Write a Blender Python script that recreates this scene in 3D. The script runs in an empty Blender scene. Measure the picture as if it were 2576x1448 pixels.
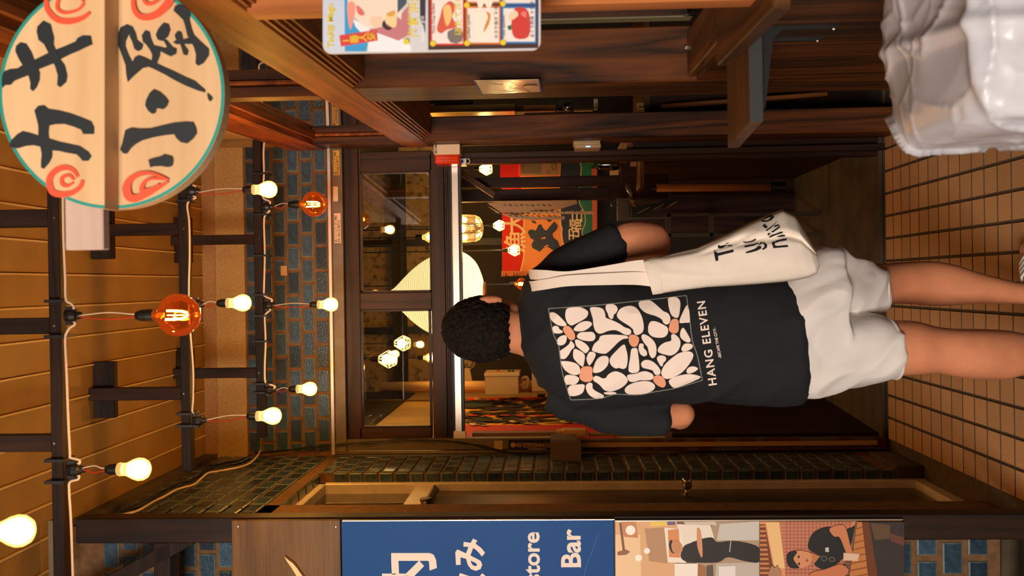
import bpy, bmesh, math, random
from mathutils import Vector as V, Matrix, noise
from mathutils.geometry import tessellate_polygon
random.seed(7)
SC = bpy.context.scene
COL = SC.collection
# ------------------------------------------------------------------ camera
F = 2450.0
PITCH, ROLL, YAW = 0.0416, 0.015, 0.0043
CAM = V((0, 0, 1.5))
_rz = Matrix.Rotation(YAW, 3, 'Z')
_down = _rz @ V((0, math.sin(PITCH), -math.cos(PITCH)))
FWD = _rz @ V((0, math.cos(PITCH), math.sin(PITCH)))
_left = _rz @ V((-1, 0, 0))
IR = math.cos(ROLL) * _down + math.sin(ROLL) * _left
ID = -math.sin(ROLL) * _down + math.cos(ROLL) * _left
cam = bpy.data.cameras.new('camera')
cam.sensor_fit = 'HORIZONTAL'
cam.sensor_width = 36.0
cam.lens = F * 36.0 / 2576.0
cam.clip_start = 0.05
cam.dof.use_dof = True
cam.dof.focus_distance = 3.6
cam.dof.aperture_fstop = 5.6
co = bpy.data.objects.new('camera', cam)
COL.objects.link(co)
m3 = Matrix((IR, -ID, -FWD)).transposed()
co.matrix_world = Matrix.Translation(CAM) @ m3.to_4x4()
SC.camera = co
SC.view_settings.view_transform = 'Standard'
SC.view_settings.look = 'None'
SC.view_settings.gamma = 1.0
SC.view_settings.use_curve_mapping = False
SC.view_settings.exposure = 0.0
# ------------------------------------------------------------------ world and street light
w = bpy.data.worlds.new('night'); SC.world = w; w.use_nodes = True
w.node_tree.nodes['Background'].inputs[0].default_value = (0.62, 0.55, 0.46, 1)
w.node_tree.nodes['Background'].inputs[1].default_value = 0.03
def area(name, loc, target, size, energy, color):
    l = bpy.data.lights.new(name, 'AREA'); l.size = size; l.energy = energy; l.color = color
    o = bpy.data.objects.new(name, l); COL.objects.link(o)
    o.location = loc
    o.rotation_euler = (V(target) - V(loc)).to_track_quat('-Z', 'Y').to_euler()
    return o
area('street_light', (-1.5, -2.4, 2.1), (0.1, 2.8, 1.2), 1.6, 270, (1.0, 0.86, 0.76))
BULB = 125.0        # emission of the glowing bulbs
# ------------------------------------------------------------------ pixel rays (photograph coordinates to places in the room)
def ray(x, y): return FWD * F + IR * (x - 1288) + ID * (y - 724)
def P(x, y, d):
    r = ray(x, y); return CAM + r * (d / r.y)
def PXc(x, y, X):
    r = ray(x, y); return CAM + r * (X / r.x)
def PZ(x, y, Z):
    r = ray(x, y); return CAM + r * ((Z - 1.5) / r.z)
def S(d): return d / F     # metres per photograph pixel at a distance
# ------------------------------------------------------------------ colours and materials
def lin(c):
    o = []
    for v in c[:3]:
        v = v / 255.0
        o.append(v / 12.92 if v <= 0.04045 else ((v + 0.055) / 1.055) ** 2.4)
    return (*o, 1.0)
def _new(name):
    m = bpy.data.materials.new(name); m.use_nodes = True
    nt = m.node_tree; b = nt.nodes['Principled BSDF']
    return m, nt, b
def nd(nt, t, **k):
    n = nt.nodes.new(t)
    for a, v in k.items(): setattr(n, a, v)
    return n
def mat(name, c, rough=0.6, metal=0.0, var=0.0, scale=18.0, bump=0.0, bscale=None, spec=0.5, rnd=0.0, c2=None, stretch=(1, 1, 1), coat=0.0, lo=0.35, hi=0.65):
    m, nt, b = _new(name); L = nt.links
    b.inputs['Roughness'].default_value = rough; b.inputs['Metallic'].default_value = metal
    b.inputs['Specular IOR Level'].default_value = spec; b.inputs['Coat Weight'].default_value = coat
    col = lin(c); b.inputs['Base Color'].default_value = col
    tc = nd(nt, 'ShaderNodeTexCoord'); mp = nd(nt, 'ShaderNodeMapping'); mp.inputs['Scale'].default_value = stretch
    L.new(tc.outputs['Object'], mp.inputs['Vector'])
    src = None
    if var or c2:
        n = nd(nt, 'ShaderNodeTexNoise'); n.inputs['Scale'].default_value = scale; n.inputs['Detail'].default_value = 6
        L.new(mp.outputs[0], n.inputs['Vector'])
        r = nd(nt, 'ShaderNodeValToRGB'); L.new(n.outputs['Fac'], r.inputs[0])
        r.color_ramp.elements[0].position = lo; r.color_ramp.elements[1].position = hi
        if c2:
            r.color_ramp.elements[0].color = col; r.color_ramp.elements[1].color = lin(c2)
        else:
            r.color_ramp.elements[0].color = (*[v * (1 - var) for v in col[:3]], 1)
            r.color_ramp.elements[1].color = (*[min(1, v * (1 + var)) for v in col[:3]], 1)
        src = r.outputs[0]
    if rnd:
        oi = nd(nt, 'ShaderNodeObjectInfo'); hs = nd(nt, 'ShaderNodeHueSaturation')
        mr = nd(nt, 'ShaderNodeMapRange'); mr.inputs[3].default_value = 1 - rnd; mr.inputs[4].default_value = 1 + rnd
        L.new(oi.outputs['Random'], mr.inputs[0]); L.new(mr.outputs[0], hs.inputs['Value'])
        if src: L.new(src, hs.inputs['Color'])
        else: hs.inputs['Color'].default_value = col
        src = hs.outputs[0]
    if src: L.new(src, b.inputs['Base Color'])
    if bump:
        n2 = nd(nt, 'ShaderNodeTexNoise'); n2.inputs['Scale'].default_value = bscale or scale; n2.inputs['Detail'].default_value = 5
        L.new(mp.outputs[0], n2.inputs['Vector'])
        bp = nd(nt, 'ShaderNodeBump'); bp.inputs['Strength'].default_value = bump; bp.inputs['Distance'].default_value = 0.004
        L.new(n2.outputs['Fac'], bp.inputs['Height']); L.new(bp.outputs[0], b.inputs['Normal'])
    return m
def wood(name, c1, c2, axis='Z', scale=9.0, rough=0.55, bump=0.25, dist=3.0, rnd=0.12):
    m, nt, b = _new(name); L = nt.links
    b.inputs['Roughness'].default_value = rough; b.inputs['Specular IOR Level'].default_value = .22
    tc = nd(nt, 'ShaderNodeTexCoord'); mp = nd(nt, 'ShaderNodeMapping')
    s = [1.0, 1.0, 1.0]; s['XYZ'.index(axis)] = 0.07
    mp.inputs['Scale'].default_value = s
    oi = nd(nt, 'ShaderNodeObjectInfo')
    va = nd(nt, 'ShaderNodeVectorMath', operation='SCALE'); va.inputs[0].default_value = (7, 5, 3)
    L.new(oi.outputs['Random'], va.inputs['Scale'])
    ad = nd(nt, 'ShaderNodeVectorMath', operation='ADD'); L.new(tc.outputs['Object'], ad.inputs[0]); L.new(va.outputs[0], ad.inputs[1])
    L.new(ad.outputs[0], mp.inputs['Vector'])
    n = nd(nt, 'ShaderNodeTexNoise'); n.inputs['Scale'].default_value = scale; n.inputs['Detail'].default_value = 3; n.inputs['Distortion'].default_value = 0.6
    L.new(mp.outputs[0], n.inputs['Vector'])
    mu = nd(nt, 'ShaderNodeMath', operation='MULTIPLY'); mu.inputs[1].default_value = dist * 4
    L.new(n.outputs['Fac'], mu.inputs[0])
    fr = nd(nt, 'ShaderNodeMath', operation='PINGPONG'); fr.inputs[1].default_value = 1.0
    L.new(mu.outputs[0], fr.inputs[0])
    f2 = nd(nt, 'ShaderNodeTexNoise'); f2.inputs['Scale'].default_value = scale * 14; f2.inputs['Detail'].default_value = 4
    L.new(mp.outputs[0], f2.inputs['Vector'])
    mx = nd(nt, 'ShaderNodeMath', operation='MULTIPLY_ADD'); mx.inputs[1].default_value = 0.5
    L.new(f2.outputs['Fac'], mx.inputs[0])
    hf = nd(nt, 'ShaderNodeMath', operation='MULTIPLY'); hf.inputs[1].default_value = 0.5; L.new(fr.outputs[0], hf.inputs[0])
    L.new(hf.outputs[0], mx.inputs[2])
    r = nd(nt, 'ShaderNodeValToRGB'); r.color_ramp.elements[0].position = 0.2; r.color_ramp.elements[1].position = 0.85
    r.color_ramp.elements[0].color = lin(c1); r.color_ramp.elements[1].color = lin(c2)
    L.new(mx.outputs[0], r.inputs[0])
    hs = nd(nt, 'ShaderNodeHueSaturation'); mr = nd(nt, 'ShaderNodeMapRange'); mr.inputs[3].default_value = 1 - rnd; mr.inputs[4].default_value = 1 + rnd
    L.new(oi.outputs['Random'], mr.inputs[0]); L.new(mr.outputs[0], hs.inputs['Value']); L.new(r.outputs[0], hs.inputs['Color'])
    L.new(hs.outputs[0], b.inputs['Base Color'])
    bp = nd(nt, 'ShaderNodeBump'); bp.inputs['Strength'].default_value = bump; bp.inputs['Distance'].default_value = 0.003
    L.new(mx.outputs[0], bp.inputs['Height']); L.new(bp.outputs[0], b.inputs['Normal'])
    return m
def emit(name, c, s):
    m, nt, b = _new(name)
    b.inputs['Base Color'].default_value = lin(c)
    b.inputs['Emission Color'].default_value = lin(c); b.inputs['Emission Strength'].default_value = s
    return m
def clear(name, tint, rough=0.02, refl=0.12, glow=None, gs=0.0, fres=1.45):
    """thin glass: lets light through, mirrors at the surface"""
    m, nt, b = _new(name); L = nt.links; nt.nodes.remove(b)
    out = nt.nodes['Material Output']
    t = nd(nt, 'ShaderNodeBsdfTransparent'); t.inputs[0].default_value = lin(tint)
    g = nd(nt, 'ShaderNodeBsdfGlossy'); g.inputs['Roughness'].default_value = rough
    f = nd(nt, 'ShaderNodeFresnel'); f.inputs[0].default_value = fres
    a = nd(nt, 'ShaderNodeMath', operation='ADD'); a.inputs[1].default_value = refl; L.new(f.outputs[0], a.inputs[0])
    mx = nd(nt, 'ShaderNodeMixShader'); L.new(a.outputs[0], mx.inputs[0]); L.new(t.outputs[0], mx.inputs[1]); L.new(g.outputs[0], mx.inputs[2])
    last = mx.outputs[0]
    if glow:
        e = nd(nt, 'ShaderNodeEmission'); e.inputs[0].default_value = lin(glow); e.inputs[1].default_value = gs
        ad = nd(nt, 'ShaderNodeAddShader'); L.new(last, ad.inputs[0]); L.new(e.outputs[0], ad.inputs[1]); last = ad.outputs[0]
    L.new(last, out.inputs[0])
    return m
M = {}
M['beam'] = wood('dark beam wood', (22, 13, 8), (44, 26, 14), 'X', 9)
M['beamZ'] = wood('dark upright wood', (24, 14, 9), (52, 30, 16), 'Z', 7)
M['shop'] = wood('stained shop timber', (30, 16, 7), (104, 56, 20), 'Z', 6, 0.5)
M['shopY'] = wood('stained rail timber', (100, 46, 13), (168, 88, 30), 'Y', 6, 0.5)
M['shopX'] = wood('stained board timber', (58, 33, 14), (100, 58, 24), 'X', 6, 0.5)
M['doorwood'] = wood('dark door wood', (30, 17, 7), (64, 37, 14), 'Z', 6, 0.5)
M['doorwoodX'] = wood('dark door rail wood', (30, 17, 7), (64, 37, 14), 'X', 6, 0.5)
M['trimwood'] = wood('bare edge wood', (150, 86, 44), (190, 116, 62), 'Z', 6, 0.5)
M['inwood'] = wood('dim interior wood', (34, 18, 10), (64, 34, 18), 'Z', 6, 0.6)
M['grout'] = mat('tile grout', (112, 80, 48), 0.9, var=0.2, scale=40, bump=0.3)
M['tile'] = mat('glazed tile', (44, 66, 82), 0.22, var=0.25, scale=60, rnd=0.55, bump=0.25, bscale=160, spec=0.6)
M['tile_rim'] = mat('glazed tile rim', (96, 106, 100), 0.3, var=0.2, scale=60, rnd=0.35)
M['stucco'] = mat('rough stucco', (186, 152, 94), 0.95, var=0.12, scale=120, bump=0.7, bscale=260)
M['stucco2'] = mat('rough stucco strip', (168, 128, 82), 0.95, var=0.14, scale=120, bump=0.7, bscale=260)
M['siding'] = mat('painted ceiling board', (160, 122, 58), 0.55, var=0.10, scale=6, bump=0.12, bscale=90, rnd=0.05)
M['lip'] = mat('pale board joint', (226, 190, 120), .5)  # board lips coloured paler, so they seem to catch the light
M['ftile'] = mat('floor tile', (196, 150, 104), 0.6, var=0.10, scale=160, bump=0.15, bscale=200, rnd=0.10)
M['fgrout'] = mat('floor grout', (88, 70, 50), 0.95, var=0.2, scale=30)
M['concrete'] = mat('dark concrete', (74, 62, 44), 0.9, var=0.3, scale=7, bump=0.3, bscale=60)
M['mottled'] = mat('mottled concrete', (160, 136, 98), 0.95, c2=(66, 52, 36), scale=26, bump=0.4, lo=0.5, hi=0.72)
M['dark'] = mat('dark interior paint', (34, 27, 20), 0.8, var=0.2, scale=5)
M['black'] = mat('black plastic', (16, 15, 14), 0.45)
M['steel'] = mat('brushed steel', (120, 104, 86), 0.32, 0.85, var=0.15, scale=30, stretch=(1, 1, 0.03))
M['alu'] = mat('aluminium trim', (206, 194, 178), 0.35, 0.75)
M['alulight'] = mat('pale painted metal', (232, 218, 194), 0.45, 0.1, var=0.08, scale=20)
M['chrome'] = mat('chrome', (200, 190, 176), 0.15, 1.0)
M['greypaint'] = mat('grey painted metal', (104, 90, 68), 0.5, 0.1, var=0.15, scale=14)
M['glass'] = clear('window glass', (232, 232, 225), 0.01, 0.10)
M['glass_dark'] = clear('shop window glass', (150, 140, 125), 0.01, 0.22)
M['redwire'] = mat('red wire', (190, 52, 22), 0.5)
M['cable'] = mat('white cable', (226, 200, 168), 0.55)
# ------------------------------------------------------------------ mesh builder
class MB:
    def __init__(s): s.v = []; s.f = []; s.m = []; s.cur = 0; s.sm = False
    def add(s, vs, fs):
        k = len(s.v); s.v += [V(a) for a in vs]
        for f in fs: s.f.append([i + k for i in f]); s.m.append(s.cur)
        return s
    def box(s, lo, hi):
        x0, x1 = sorted((lo[0], hi[0])); y0, y1 = sorted((lo[1], hi[1])); z0, z1 = sorted((lo[2], hi[2]))
        return s.add([(x0, y0, z0), (x1, y0, z0), (x1, y1, z0), (x0, y1, z0), (x0, y0, z1), (x1, y0, z1), (x1, y1, z1), (x0, y1, z1)],
                     [(0, 3, 2, 1), (4, 5, 6, 7), (0, 1, 5, 4), (1, 2, 6, 5), (2, 3, 7, 6), (3, 0, 4, 7)])
    def hexa(s, a, b):
        """a, b: two matching quads (four points each)"""
        return s.add(list(a) + list(b), [(3, 2, 1, 0), (4, 5, 6, 7), (0, 1, 5, 4), (1, 2, 6, 5), (2, 3, 7, 6), (3, 0, 4, 7)])
    def px(s, x0, y0, x1, y1, d0, d1):
        """box whose front rectangle is read off the photograph at distance d0"""
        xm, ym = (x0 + x1) / 2, (y0 + y1) / 2
        zt, zb = P(x0, ym, d0).z, P(x1, ym, d0).z
        xr, xl = P(xm, y0, d0).x, P(xm, y1, d0).x
        return s.box((xl, d0, zb), (xr, d1, zt))
    def prism(s, poly, off):
        n = len(poly); off = V(off); a = [V(p) for p in poly]
        tr = tessellate_polygon([a])
        s.add(a + [p + off for p in a], [(i, (i + 1) % n, n + (i + 1) % n, n + i) for i in range(n)])
        k = len(s.v) - 2 * n
        for t in tr:
            s.f.append([k + t[0], k + t[1], k + t[2]]); s.m.append(s.cur)
            s.f.append([k + n + t[2], k + n + t[1], k + n + t[0]]); s.m.append(s.cur)
        return s
    def poly(s, pts):
        a = [V(p) for p in pts]; tr = tessellate_polygon([a])
        return s.add(a, [tuple(t) for t in tr])
    def tube(s, pts, r, n=8, cap=True):
        pts = [V(p) for p in pts]; rs = r if isinstance(r, (list, tuple)) else [r] * len(pts)
        k = len(s.v); prev = None
        for i, p in enumerate(pts):
            t = (pts[min(i + 1, len(pts) - 1)] - pts[max(i - 1, 0)])
            t = t.normalized() if t.length > 1e-9 else V((0, 0, 1))
            if prev is None:
                u = t.cross(V((0, 0, 1)));
                if u.length < 0.1: u = t.cross(V((1, 0, 0)))
            else: u = prev - t * prev.dot(t)
            u.normalize(); prev = u; w_ = t.cross(u)
            for j in range(n):
                a = 2 * math.pi * j / n
                s.v.append(p + (u * math.cos(a) + w_ * math.sin(a)) * rs[i])
        for i in range(len(pts) - 1):
            for j in range(n):
                s.f.append([k + i * n + j, k + i * n + (j + 1) % n, k + (i + 1) * n + (j + 1) % n, k + (i + 1) * n + j]); s.m.append(s.cur)
        if cap:
            s.f.append([k + j for j in range(n)][::-1]); s.m.append(s.cur)
            e = k + (len(pts) - 1) * n; s.f.append([e + j for j in range(n)]); s.m.append(s.cur)
        return s
    def lathe(s, prof, c=(0, 0, 0), n=24, axis=None):
        """prof: (radius, height) pairs turned about z (or about axis)"""
        k = len(s.v); c = V(c)
        R = V((0, 0, 1)).rotation_difference(V(axis)).to_matrix() if axis else Matrix.Identity(3)
        for r, h in prof:
            for j in range(n):
                a = 2 * math.pi * j / n
                s.v.append(c + R @ V((r * math.cos(a), r * math.sin(a), h)))
        for i in range(len(prof) - 1):
            for j in range(n):
                s.f.append([k + i * n + j, k + i * n + (j + 1) % n, k + (i + 1) * n + (j + 1) % n, k + (i + 1) * n + j]); s.m.append(s.cur)
        return s
    def loft(s, rings, cap=True, closed=True):
        k = len(s.v); n = len(rings[0])
        for r in rings: s.v += [V(p) for p in r]
        for i in range(len(rings) - 1):
            for j in range(n if closed else n - 1):
                s.f.append([k + i * n + j, k + i * n + (j + 1) % n, k + (i + 1) * n + (j + 1) % n, k + (i + 1) * n + j]); s.m.append(s.cur)
        if cap:
            s.f.append([k + j for j in range(n)][::-1]); s.m.append(s.cur)
            e = k + (len(rings) - 1) * n; s.f.append([e + j for j in range(n)]); s.m.append(s.cur)
        return s
    def build(s, name, mats, parent=None, smooth=False, bevel=0.0, loc=None, fix=True):
        if not isinstance(mats, (list, tuple)): mats = [mats]
        me = bpy.data.meshes.new(name)
        base = org(parent) if parent else V((0, 0, 0))
        if parent is None:
            if loc is None:
                lo = V([min(v[i] for v in s.v) for i in range(3)]); hi = V([max(v[i] for v in s.v) for i in range(3)])
                loc = V(((lo.x + hi.x) / 2, (lo.y + hi.y) / 2, lo.z))
            base = V(loc)
        me.from_pydata([tuple(v - base) for v in s.v], [], s.f)
        for m in mats: me.materials.append(m if not isinstance(m, str) else M[m])
        me.polygons.foreach_set('material_index', s.m)
        if smooth: me.polygons.foreach_set('use_smooth', [True] * len(me.polygons))
        me.update()
        if fix:
            b = bmesh.new(); b.from_mesh(me); bmesh.ops.recalc_face_normals(b, faces=b.faces); b.to_mesh(me); b.free()
        o = bpy.data.objects.new(name, me); COL.objects.link(o)
        if parent: o.parent = parent
        else: o.location = base
        if bevel:
            md = o.modifiers.new('b', 'BEVEL'); md.width = bevel; md.segments = 1; md.limit_method = 'ANGLE'
        return o
def split_islands(o):
    """each connected piece of a mesh becomes an object of its own"""
    bm = bmesh.new(); bm.from_mesh(o.data); bm.verts.ensure_lookup_table(); seen = {}; n = 0
    bmesh.ops.remove_doubles(bm, verts=bm.verts, dist=1e-6); bm.verts.ensure_lookup_table()
    for v in bm.verts:
        if v in seen: continue
        st_ = [v]; seen[v] = n
        while st_:
            a = st_.pop()
            for e in a.link_edges:
                b = e.other_vert(a)
                if b not in seen: seen[b] = n; st_.append(b)
        n += 1
    for k in range(n):
        c = bm.copy(); c.verts.ensure_lookup_table(); ids = [seen[v] for v in bm.verts]
        bmesh.ops.delete(c, geom=[v for v, i in zip(c.verts, ids) if i != k], context='VERTS')
        me = o.data.copy(); c.to_mesh(me); c.free()
        q = o.copy(); q.data = me; COL.objects.link(q); q.parent = o.parent
    bm.free(); bpy.data.objects.remove(o)
def org(o):
    p = V((0, 0, 0))
    while o is not None: p = p + o.location; o = o.parent
    return p
def tag(o, label=None, cat=None, group=None, kind=None):
    if label: o['label'] = label
    if cat: o['category'] = cat
    if group: o['group'] = group
    if kind: o['kind'] = kind
    return o
def thing(name, label, cat, loc, group=None):
    o = bpy.data.objects.new(name, None); COL.objects.link(o); o.location = V(loc); o.empty_display_size = 0.05
    return tag(o, label, cat, group)
def struct(o, label=None):
    o['kind'] = 'structure'
    if label: o['label'] = label
    return o
def copy_tree(o, parent=None):
    c = o.copy(); COL.objects.link(c); c.parent = parent
    for ch in list(o.children): copy_tree(ch, c)
    return c
def catmull(pts, closed=True, n=5):
    pts = [V((*p, 0)) if len(p) == 2 else V(p) for p in pts]; N = len(pts); out = []
    rng = range(N) if closed else range(N - 1)
    for i in rng:
        if closed: p0, p1, p2, p3 = pts[i - 1], pts[i], pts[(i + 1) % N], pts[(i + 2) % N]
        else: p0, p1, p2, p3 = pts[max(i - 1, 0)], pts[i], pts[i + 1], pts[min(i + 2, N - 1)]
        for k in range(n):
            t = k / n
            out.append(0.5 * ((2 * p1) + (p2 - p0) * t + (2 * p0 - 5 * p1 + 4 * p2 - p3) * t * t + (3 * p1 - p0 - 3 * p2 + p3) * t ** 3))
    if not closed: out.append(pts[-1])
    return out
def text_mesh(s, string, origin, right, up, size, extrude=0.0006, align='LEFT', bold=0.0, xs=1.0, sp=1.0):
    """lettering as real geometry; size = capital height"""
    cu = bpy.data.curves.new('t', 'FONT'); cu.body = string; cu.size = size / 0.72; cu.align_x = align
    cu.offset = bold * size / 0.72; cu.resolution_u = 3; cu.space_character = sp
    ob = bpy.data.objects.new('t', cu); COL.objects.link(ob)
    dg = bpy.context.evaluated_depsgraph_get()
    me = bpy.data.meshes.new_from_object(ob.evaluated_get(dg))
    r, u = V(right).normalized(), V(up).normalized(); n = r.cross(u); o = V(origin)
    k = len(s.v)
    for v in me.vertices: s.v.append(o + r * v.co.x * xs + u * v.co.y + n * extrude)
    for p in me.polygons: s.f.append([k + i for i in p.vertices]); s.m.append(s.cur)
    bpy.data.objects.remove(ob); bpy.data.curves.remove(cu); bpy.data.meshes.remove(me)
    return s
RX, UP = V((1, 0, 0)), V((0, 0, 1))
def tile_mesh(name, w_, h_, t_, mats, rim=0.0045):
    """one glazed tile, face towards -y, centred on its back"""
    b = MB(); a, c = w_ / 2, h_ / 2; e = rim
    vs = [(-a, 0, -c), (a, 0, -c), (a, 0, c), (-a, 0, c), (-a, -t_ * .6, -c), (a, -t_ * .6, -c), (a, -t_ * .6, c), (-a, -t_ * .6, c),
          (-a + e, -t_, -c + e), (a - e, -t_, -c + e), (a - e, -t_, c - e), (-a + e, -t_, c - e)]
    b.add(vs, [(8, 9, 10, 11)]); b.cur = 1
    b.f += [[0, 1, 5, 4], [1, 2, 6, 5], [2, 3, 7, 6], [3, 0, 4, 7], [4, 5, 9, 8], [5, 6, 10, 9], [6, 7, 11, 10], [7, 4, 8, 11]]; b.m += [1] * 8
    me = bpy.data.meshes.new(name); me.from_pydata([tuple(v) for v in b.v], [], b.f)
    for m in mats: me.materials.append(M[m])
    me.polygons.foreach_set('material_index', b.m); me.update()
    return me
def put(me, name, parent, loc, rot=(0, 0, 0), scale=(1, 1, 1)):
    o = bpy.data.objects.new(name, me); COL.objects.link(o); o.parent = parent
    o.location = V(loc) - org(parent); o.rotation_euler = rot; o.scale = scale
    return o
# ------------------------------------------------------------------ the alcove
D = 4.43            # distance of the shop entrance
XL = -0.768         # tiled wall on the left
DF = 3.15           # street face of the tiled wall
DR0, DR1 = 3.216, 4.02   # door recess in the left wall
ZC = 3.11           # boarded ceiling
ZLINT = 2.485
def XW(d): return 0.63 + 0.048 * (d - D)     # timber wall on the right, slightly splayed
TW, TH, PW, PH = 0.100, 0.0533, 0.1126, 0.0642
TILE = tile_mesh('tile', TW, TH, 0.007, ['tile', 'tile_rim'])
def wall_tiles(parent, x0, x1, z0, z1, origin, along, rot, skip=None, w_=PW, h_=PH, me=None, sc=(1, 1, 1), phase=0.0):
    """running bond; x runs along the wall from origin, z upwards"""
    me = me or TILE; r = 0; z = z1 - h_ / 2
    while z - TH / 2 * sc[2] > z0 - 0.004:
        x = x0 - (w_ / 2 if r % 2 else 0) + phase
        while x < x1:
            a, b = max(x, x0), min(x + w_, x1)
            if b - a > 0.02:
                f = (b - a - (w_ - TW * sc[0])) / TW
                if f > 0.08 and not (skip and skip((a + b) / 2, z)):
                    put(me, 'tile', parent, V(origin) + V(along) * ((a + b) / 2) + V((0, 0, z)), rot,
                        (f, 1, sc[2] * random.uniform(.98, 1.0)))
            x += w_
        z -= h_; r += 1
# floor -------------------------------------------------------------
fl = struct(MB().box((-3.5, -3, -0.1), (3.5, D, 0.0)).build('floor', 'fgrout'))
ft = tile_mesh('floor_tile', 0.0945, 0.0945, 0.006, ['ftile', 'fgrout'], 0.0025)
for i in range(14):
    yc = D - 0.05 - i * 0.1
    for k in range(-9, 12):
        xc = k * 0.1 + 0.027
        if xc - .05 < XL + 0.0 and yc > DF: continue
        if xc > 0.72 and yc > 4.0: continue
        wd = 1.0
        put(ft, 'floor_tile', fl, (xc, yc, 0.0), (-math.pi / 2, 0, 0), (0.985, 1, 1.02))
M['ftile'].node_tree.nodes['Principled BSDF'].inputs['Specular IOR Level'].default_value = 0.35
# entrance floor: dark concrete slabs beyond the tiles
ef = struct(MB().box((-0.9, D, -0.1), (2.4, 8.2, 0.012)).build('floor_2', 'concrete'))
mb = MB(); mb.box((-0.74, D + 0.004, 0.012), (0.72, 5.22, 0.03)); mb.build('slab', 'concrete', ef, bevel=0.004)
mb = MB(); mb.box((-0.74, 5.24, 0.012), (0.72, 6.0, 0.03)); mb.build('slab', 'concrete', ef, bevel=0.004)
# ceiling -----------------------------------------------------------
ce = struct(MB().box((-0.95, 0.9, ZC + 0.012), (1.0, D + 0.1, ZC + 0.1)).build('ceiling', 'siding'))
x = PZ(0, 773, ZC).x - 0.104 * 9
bd = MB(); bd.box((0.0, 0.92, ZC), (0.1, D, ZC + 0.011)); bd.cur = 1; bd.box((0.0955, 0.92, ZC - 0.006), (0.1015, D, ZC + .011))
base_board = None
for k in range(18):
    if x + .1 > -0.93 and x < 0.8:
        if base_board is None:
            b2 = MB(); b2.v = [v + V((x, 0, 0)) for v in bd.v]; b2.f = bd.f; b2.m = bd.m
            base_board = b2.build('ceiling_board', ['siding', 'lip'], ce, bevel=0.001); bx0 = x
        else:
            o = base_board.copy(); COL.objects.link(o); o.parent = ce; o.location = (x - bx0, 0, 0)
    x += 0.104
# facade above the entrance -------------------------------------------
zb = [P(px_, 750, D).z for px_ in (545, 617, 832, 841, 868)]
wb = struct(MB().box((-0.95, D + 0.004, zb[2]), (0.95, D + 0.12, ZC + 0.02)).build('wall_back', 'grout'))
MB().box((-0.86, D - 0.012, zb[0]), (0.8, D + 0.01, ZC)).build('cornice_strip', 'stucco2', wb, bevel=0.002)
MB().box((-0.86, D - 0.006, zb[1]), (0.8, D + 0.01, zb[0])).build('stucco_band', 'stucco', wb)
wall_tiles(wb, 0, 1.42, zb[2] + 0.004, zb[1] - .004, (XL + 0.01, D + 0.004, 0), (1, 0, 0), (0, 0, 0), phase=-0.012)
MB().box((XL, D - 0.035, zb[3]), (0.66, D + 0.01, zb[2])).build('metal_edge', 'alu', wb, bevel=0.002)
b = MB(); b.box((XL, D - 0.02, zb[4]), (0.66, D + 0.03, zb[3])); b.build('shutter_box', 'greypaint', wb, bevel=0.002)
# tape scrap on the tile band
# left wall -----------------------------------------------------------
WL = XL - 0.012
b = MB()
b.box((WL - .35, DF + .01, ZLINT), (WL, D + .1, ZC + .02))
b.box((WL - .35, DR1 + .008, 0), (WL, D + .1, ZLINT))
b.box((WL - .35, DF + .01, 0), (WL, DR0 - .008, ZLINT))
b.box((WL - .35, DR0 - .008, 0), (WL - .13, DR1 + .008, ZLINT))
wl = struct(b.build('wall_left', 'grout'))
RL = (0, 0, math.pi / 2)       # tile facing +x
wall_tiles(wl, DF + .004, D - .01, ZLINT + 0.004, 3.045, (WL, 0, 0), (0, 1, 0), RL)
wall_tiles(wl, DR1 + .006, D - .03, 0.12, ZLINT, (WL, 0, 0), (0, 1, 0), RL)
wall_tiles(wl, DF + .004, DR0 - .006, 0.12, ZLINT, (WL, 0, 0), (0, 1, 0), RL, w_=0.06, sc=(.5, 1, 1))
REV = tile_mesh('tile', 0.046, 0.0533, 0.007, ['tile', 'tile_rim'])
k = 0
while 0.15 + k * PH < ZLINT - 0.03:
    put(REV, 'tile', wl, (WL - 0.021, DR1 + .006, 0.15 + k * PH), (0, 0, 0), (1, 1, 1)); k += 1
SOF = tile_mesh('tile', 0.0533, TW, 0.007, ['tile', 'tile_rim'])
for k in range(7):
    put(SOF, 'tile', wl, (WL - 0.026, DR0 + .06 + k * PW, ZLINT), (math.pi / 2, 0, 0), (0.9, 1, 1))
b = MB(); b.box((WL - .3, DR1 + .002, 0), (XL + .004, D - .06, 0.115)); b.build('plinth', 'concrete', wl, bevel=0.008)
MB().box((WL - .1, DF + .02, 3.05), (XL + .008, D - .02, ZC)).build('stucco_band', 'concrete', wl)
# street face of the left wall (behind the sign boards)
b = MB(); b.box((-2.4, DF + .008, 0), (WL, DF + .3, ZC + .02)); wf = struct(b.build('wall_front', 'grout'))
wall_tiles(wf, 0.03, 0.62, 2.0, 3.0, (WL, DF + .008, 0), (-1, 0, 0), (0, 0, 0))
BIG = tile_mesh('tile', 0.1, 0.0533, 0.007, ['tile', 'tile_rim'])
wall_tiles(wf, 0.0, 0.45, 0.12, 0.52, (WL + .005, DF + .008, 0), (-1, 0, 0), (0, 0, 0), w_=0.12, h_=0.08, me=BIG, sc=(1.0, 1, 1.18))
MB().box((-2.4, DF - .004, 0), (WL, DF + .02, 0.09)).build('plinth', 'concrete', wf)
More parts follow.
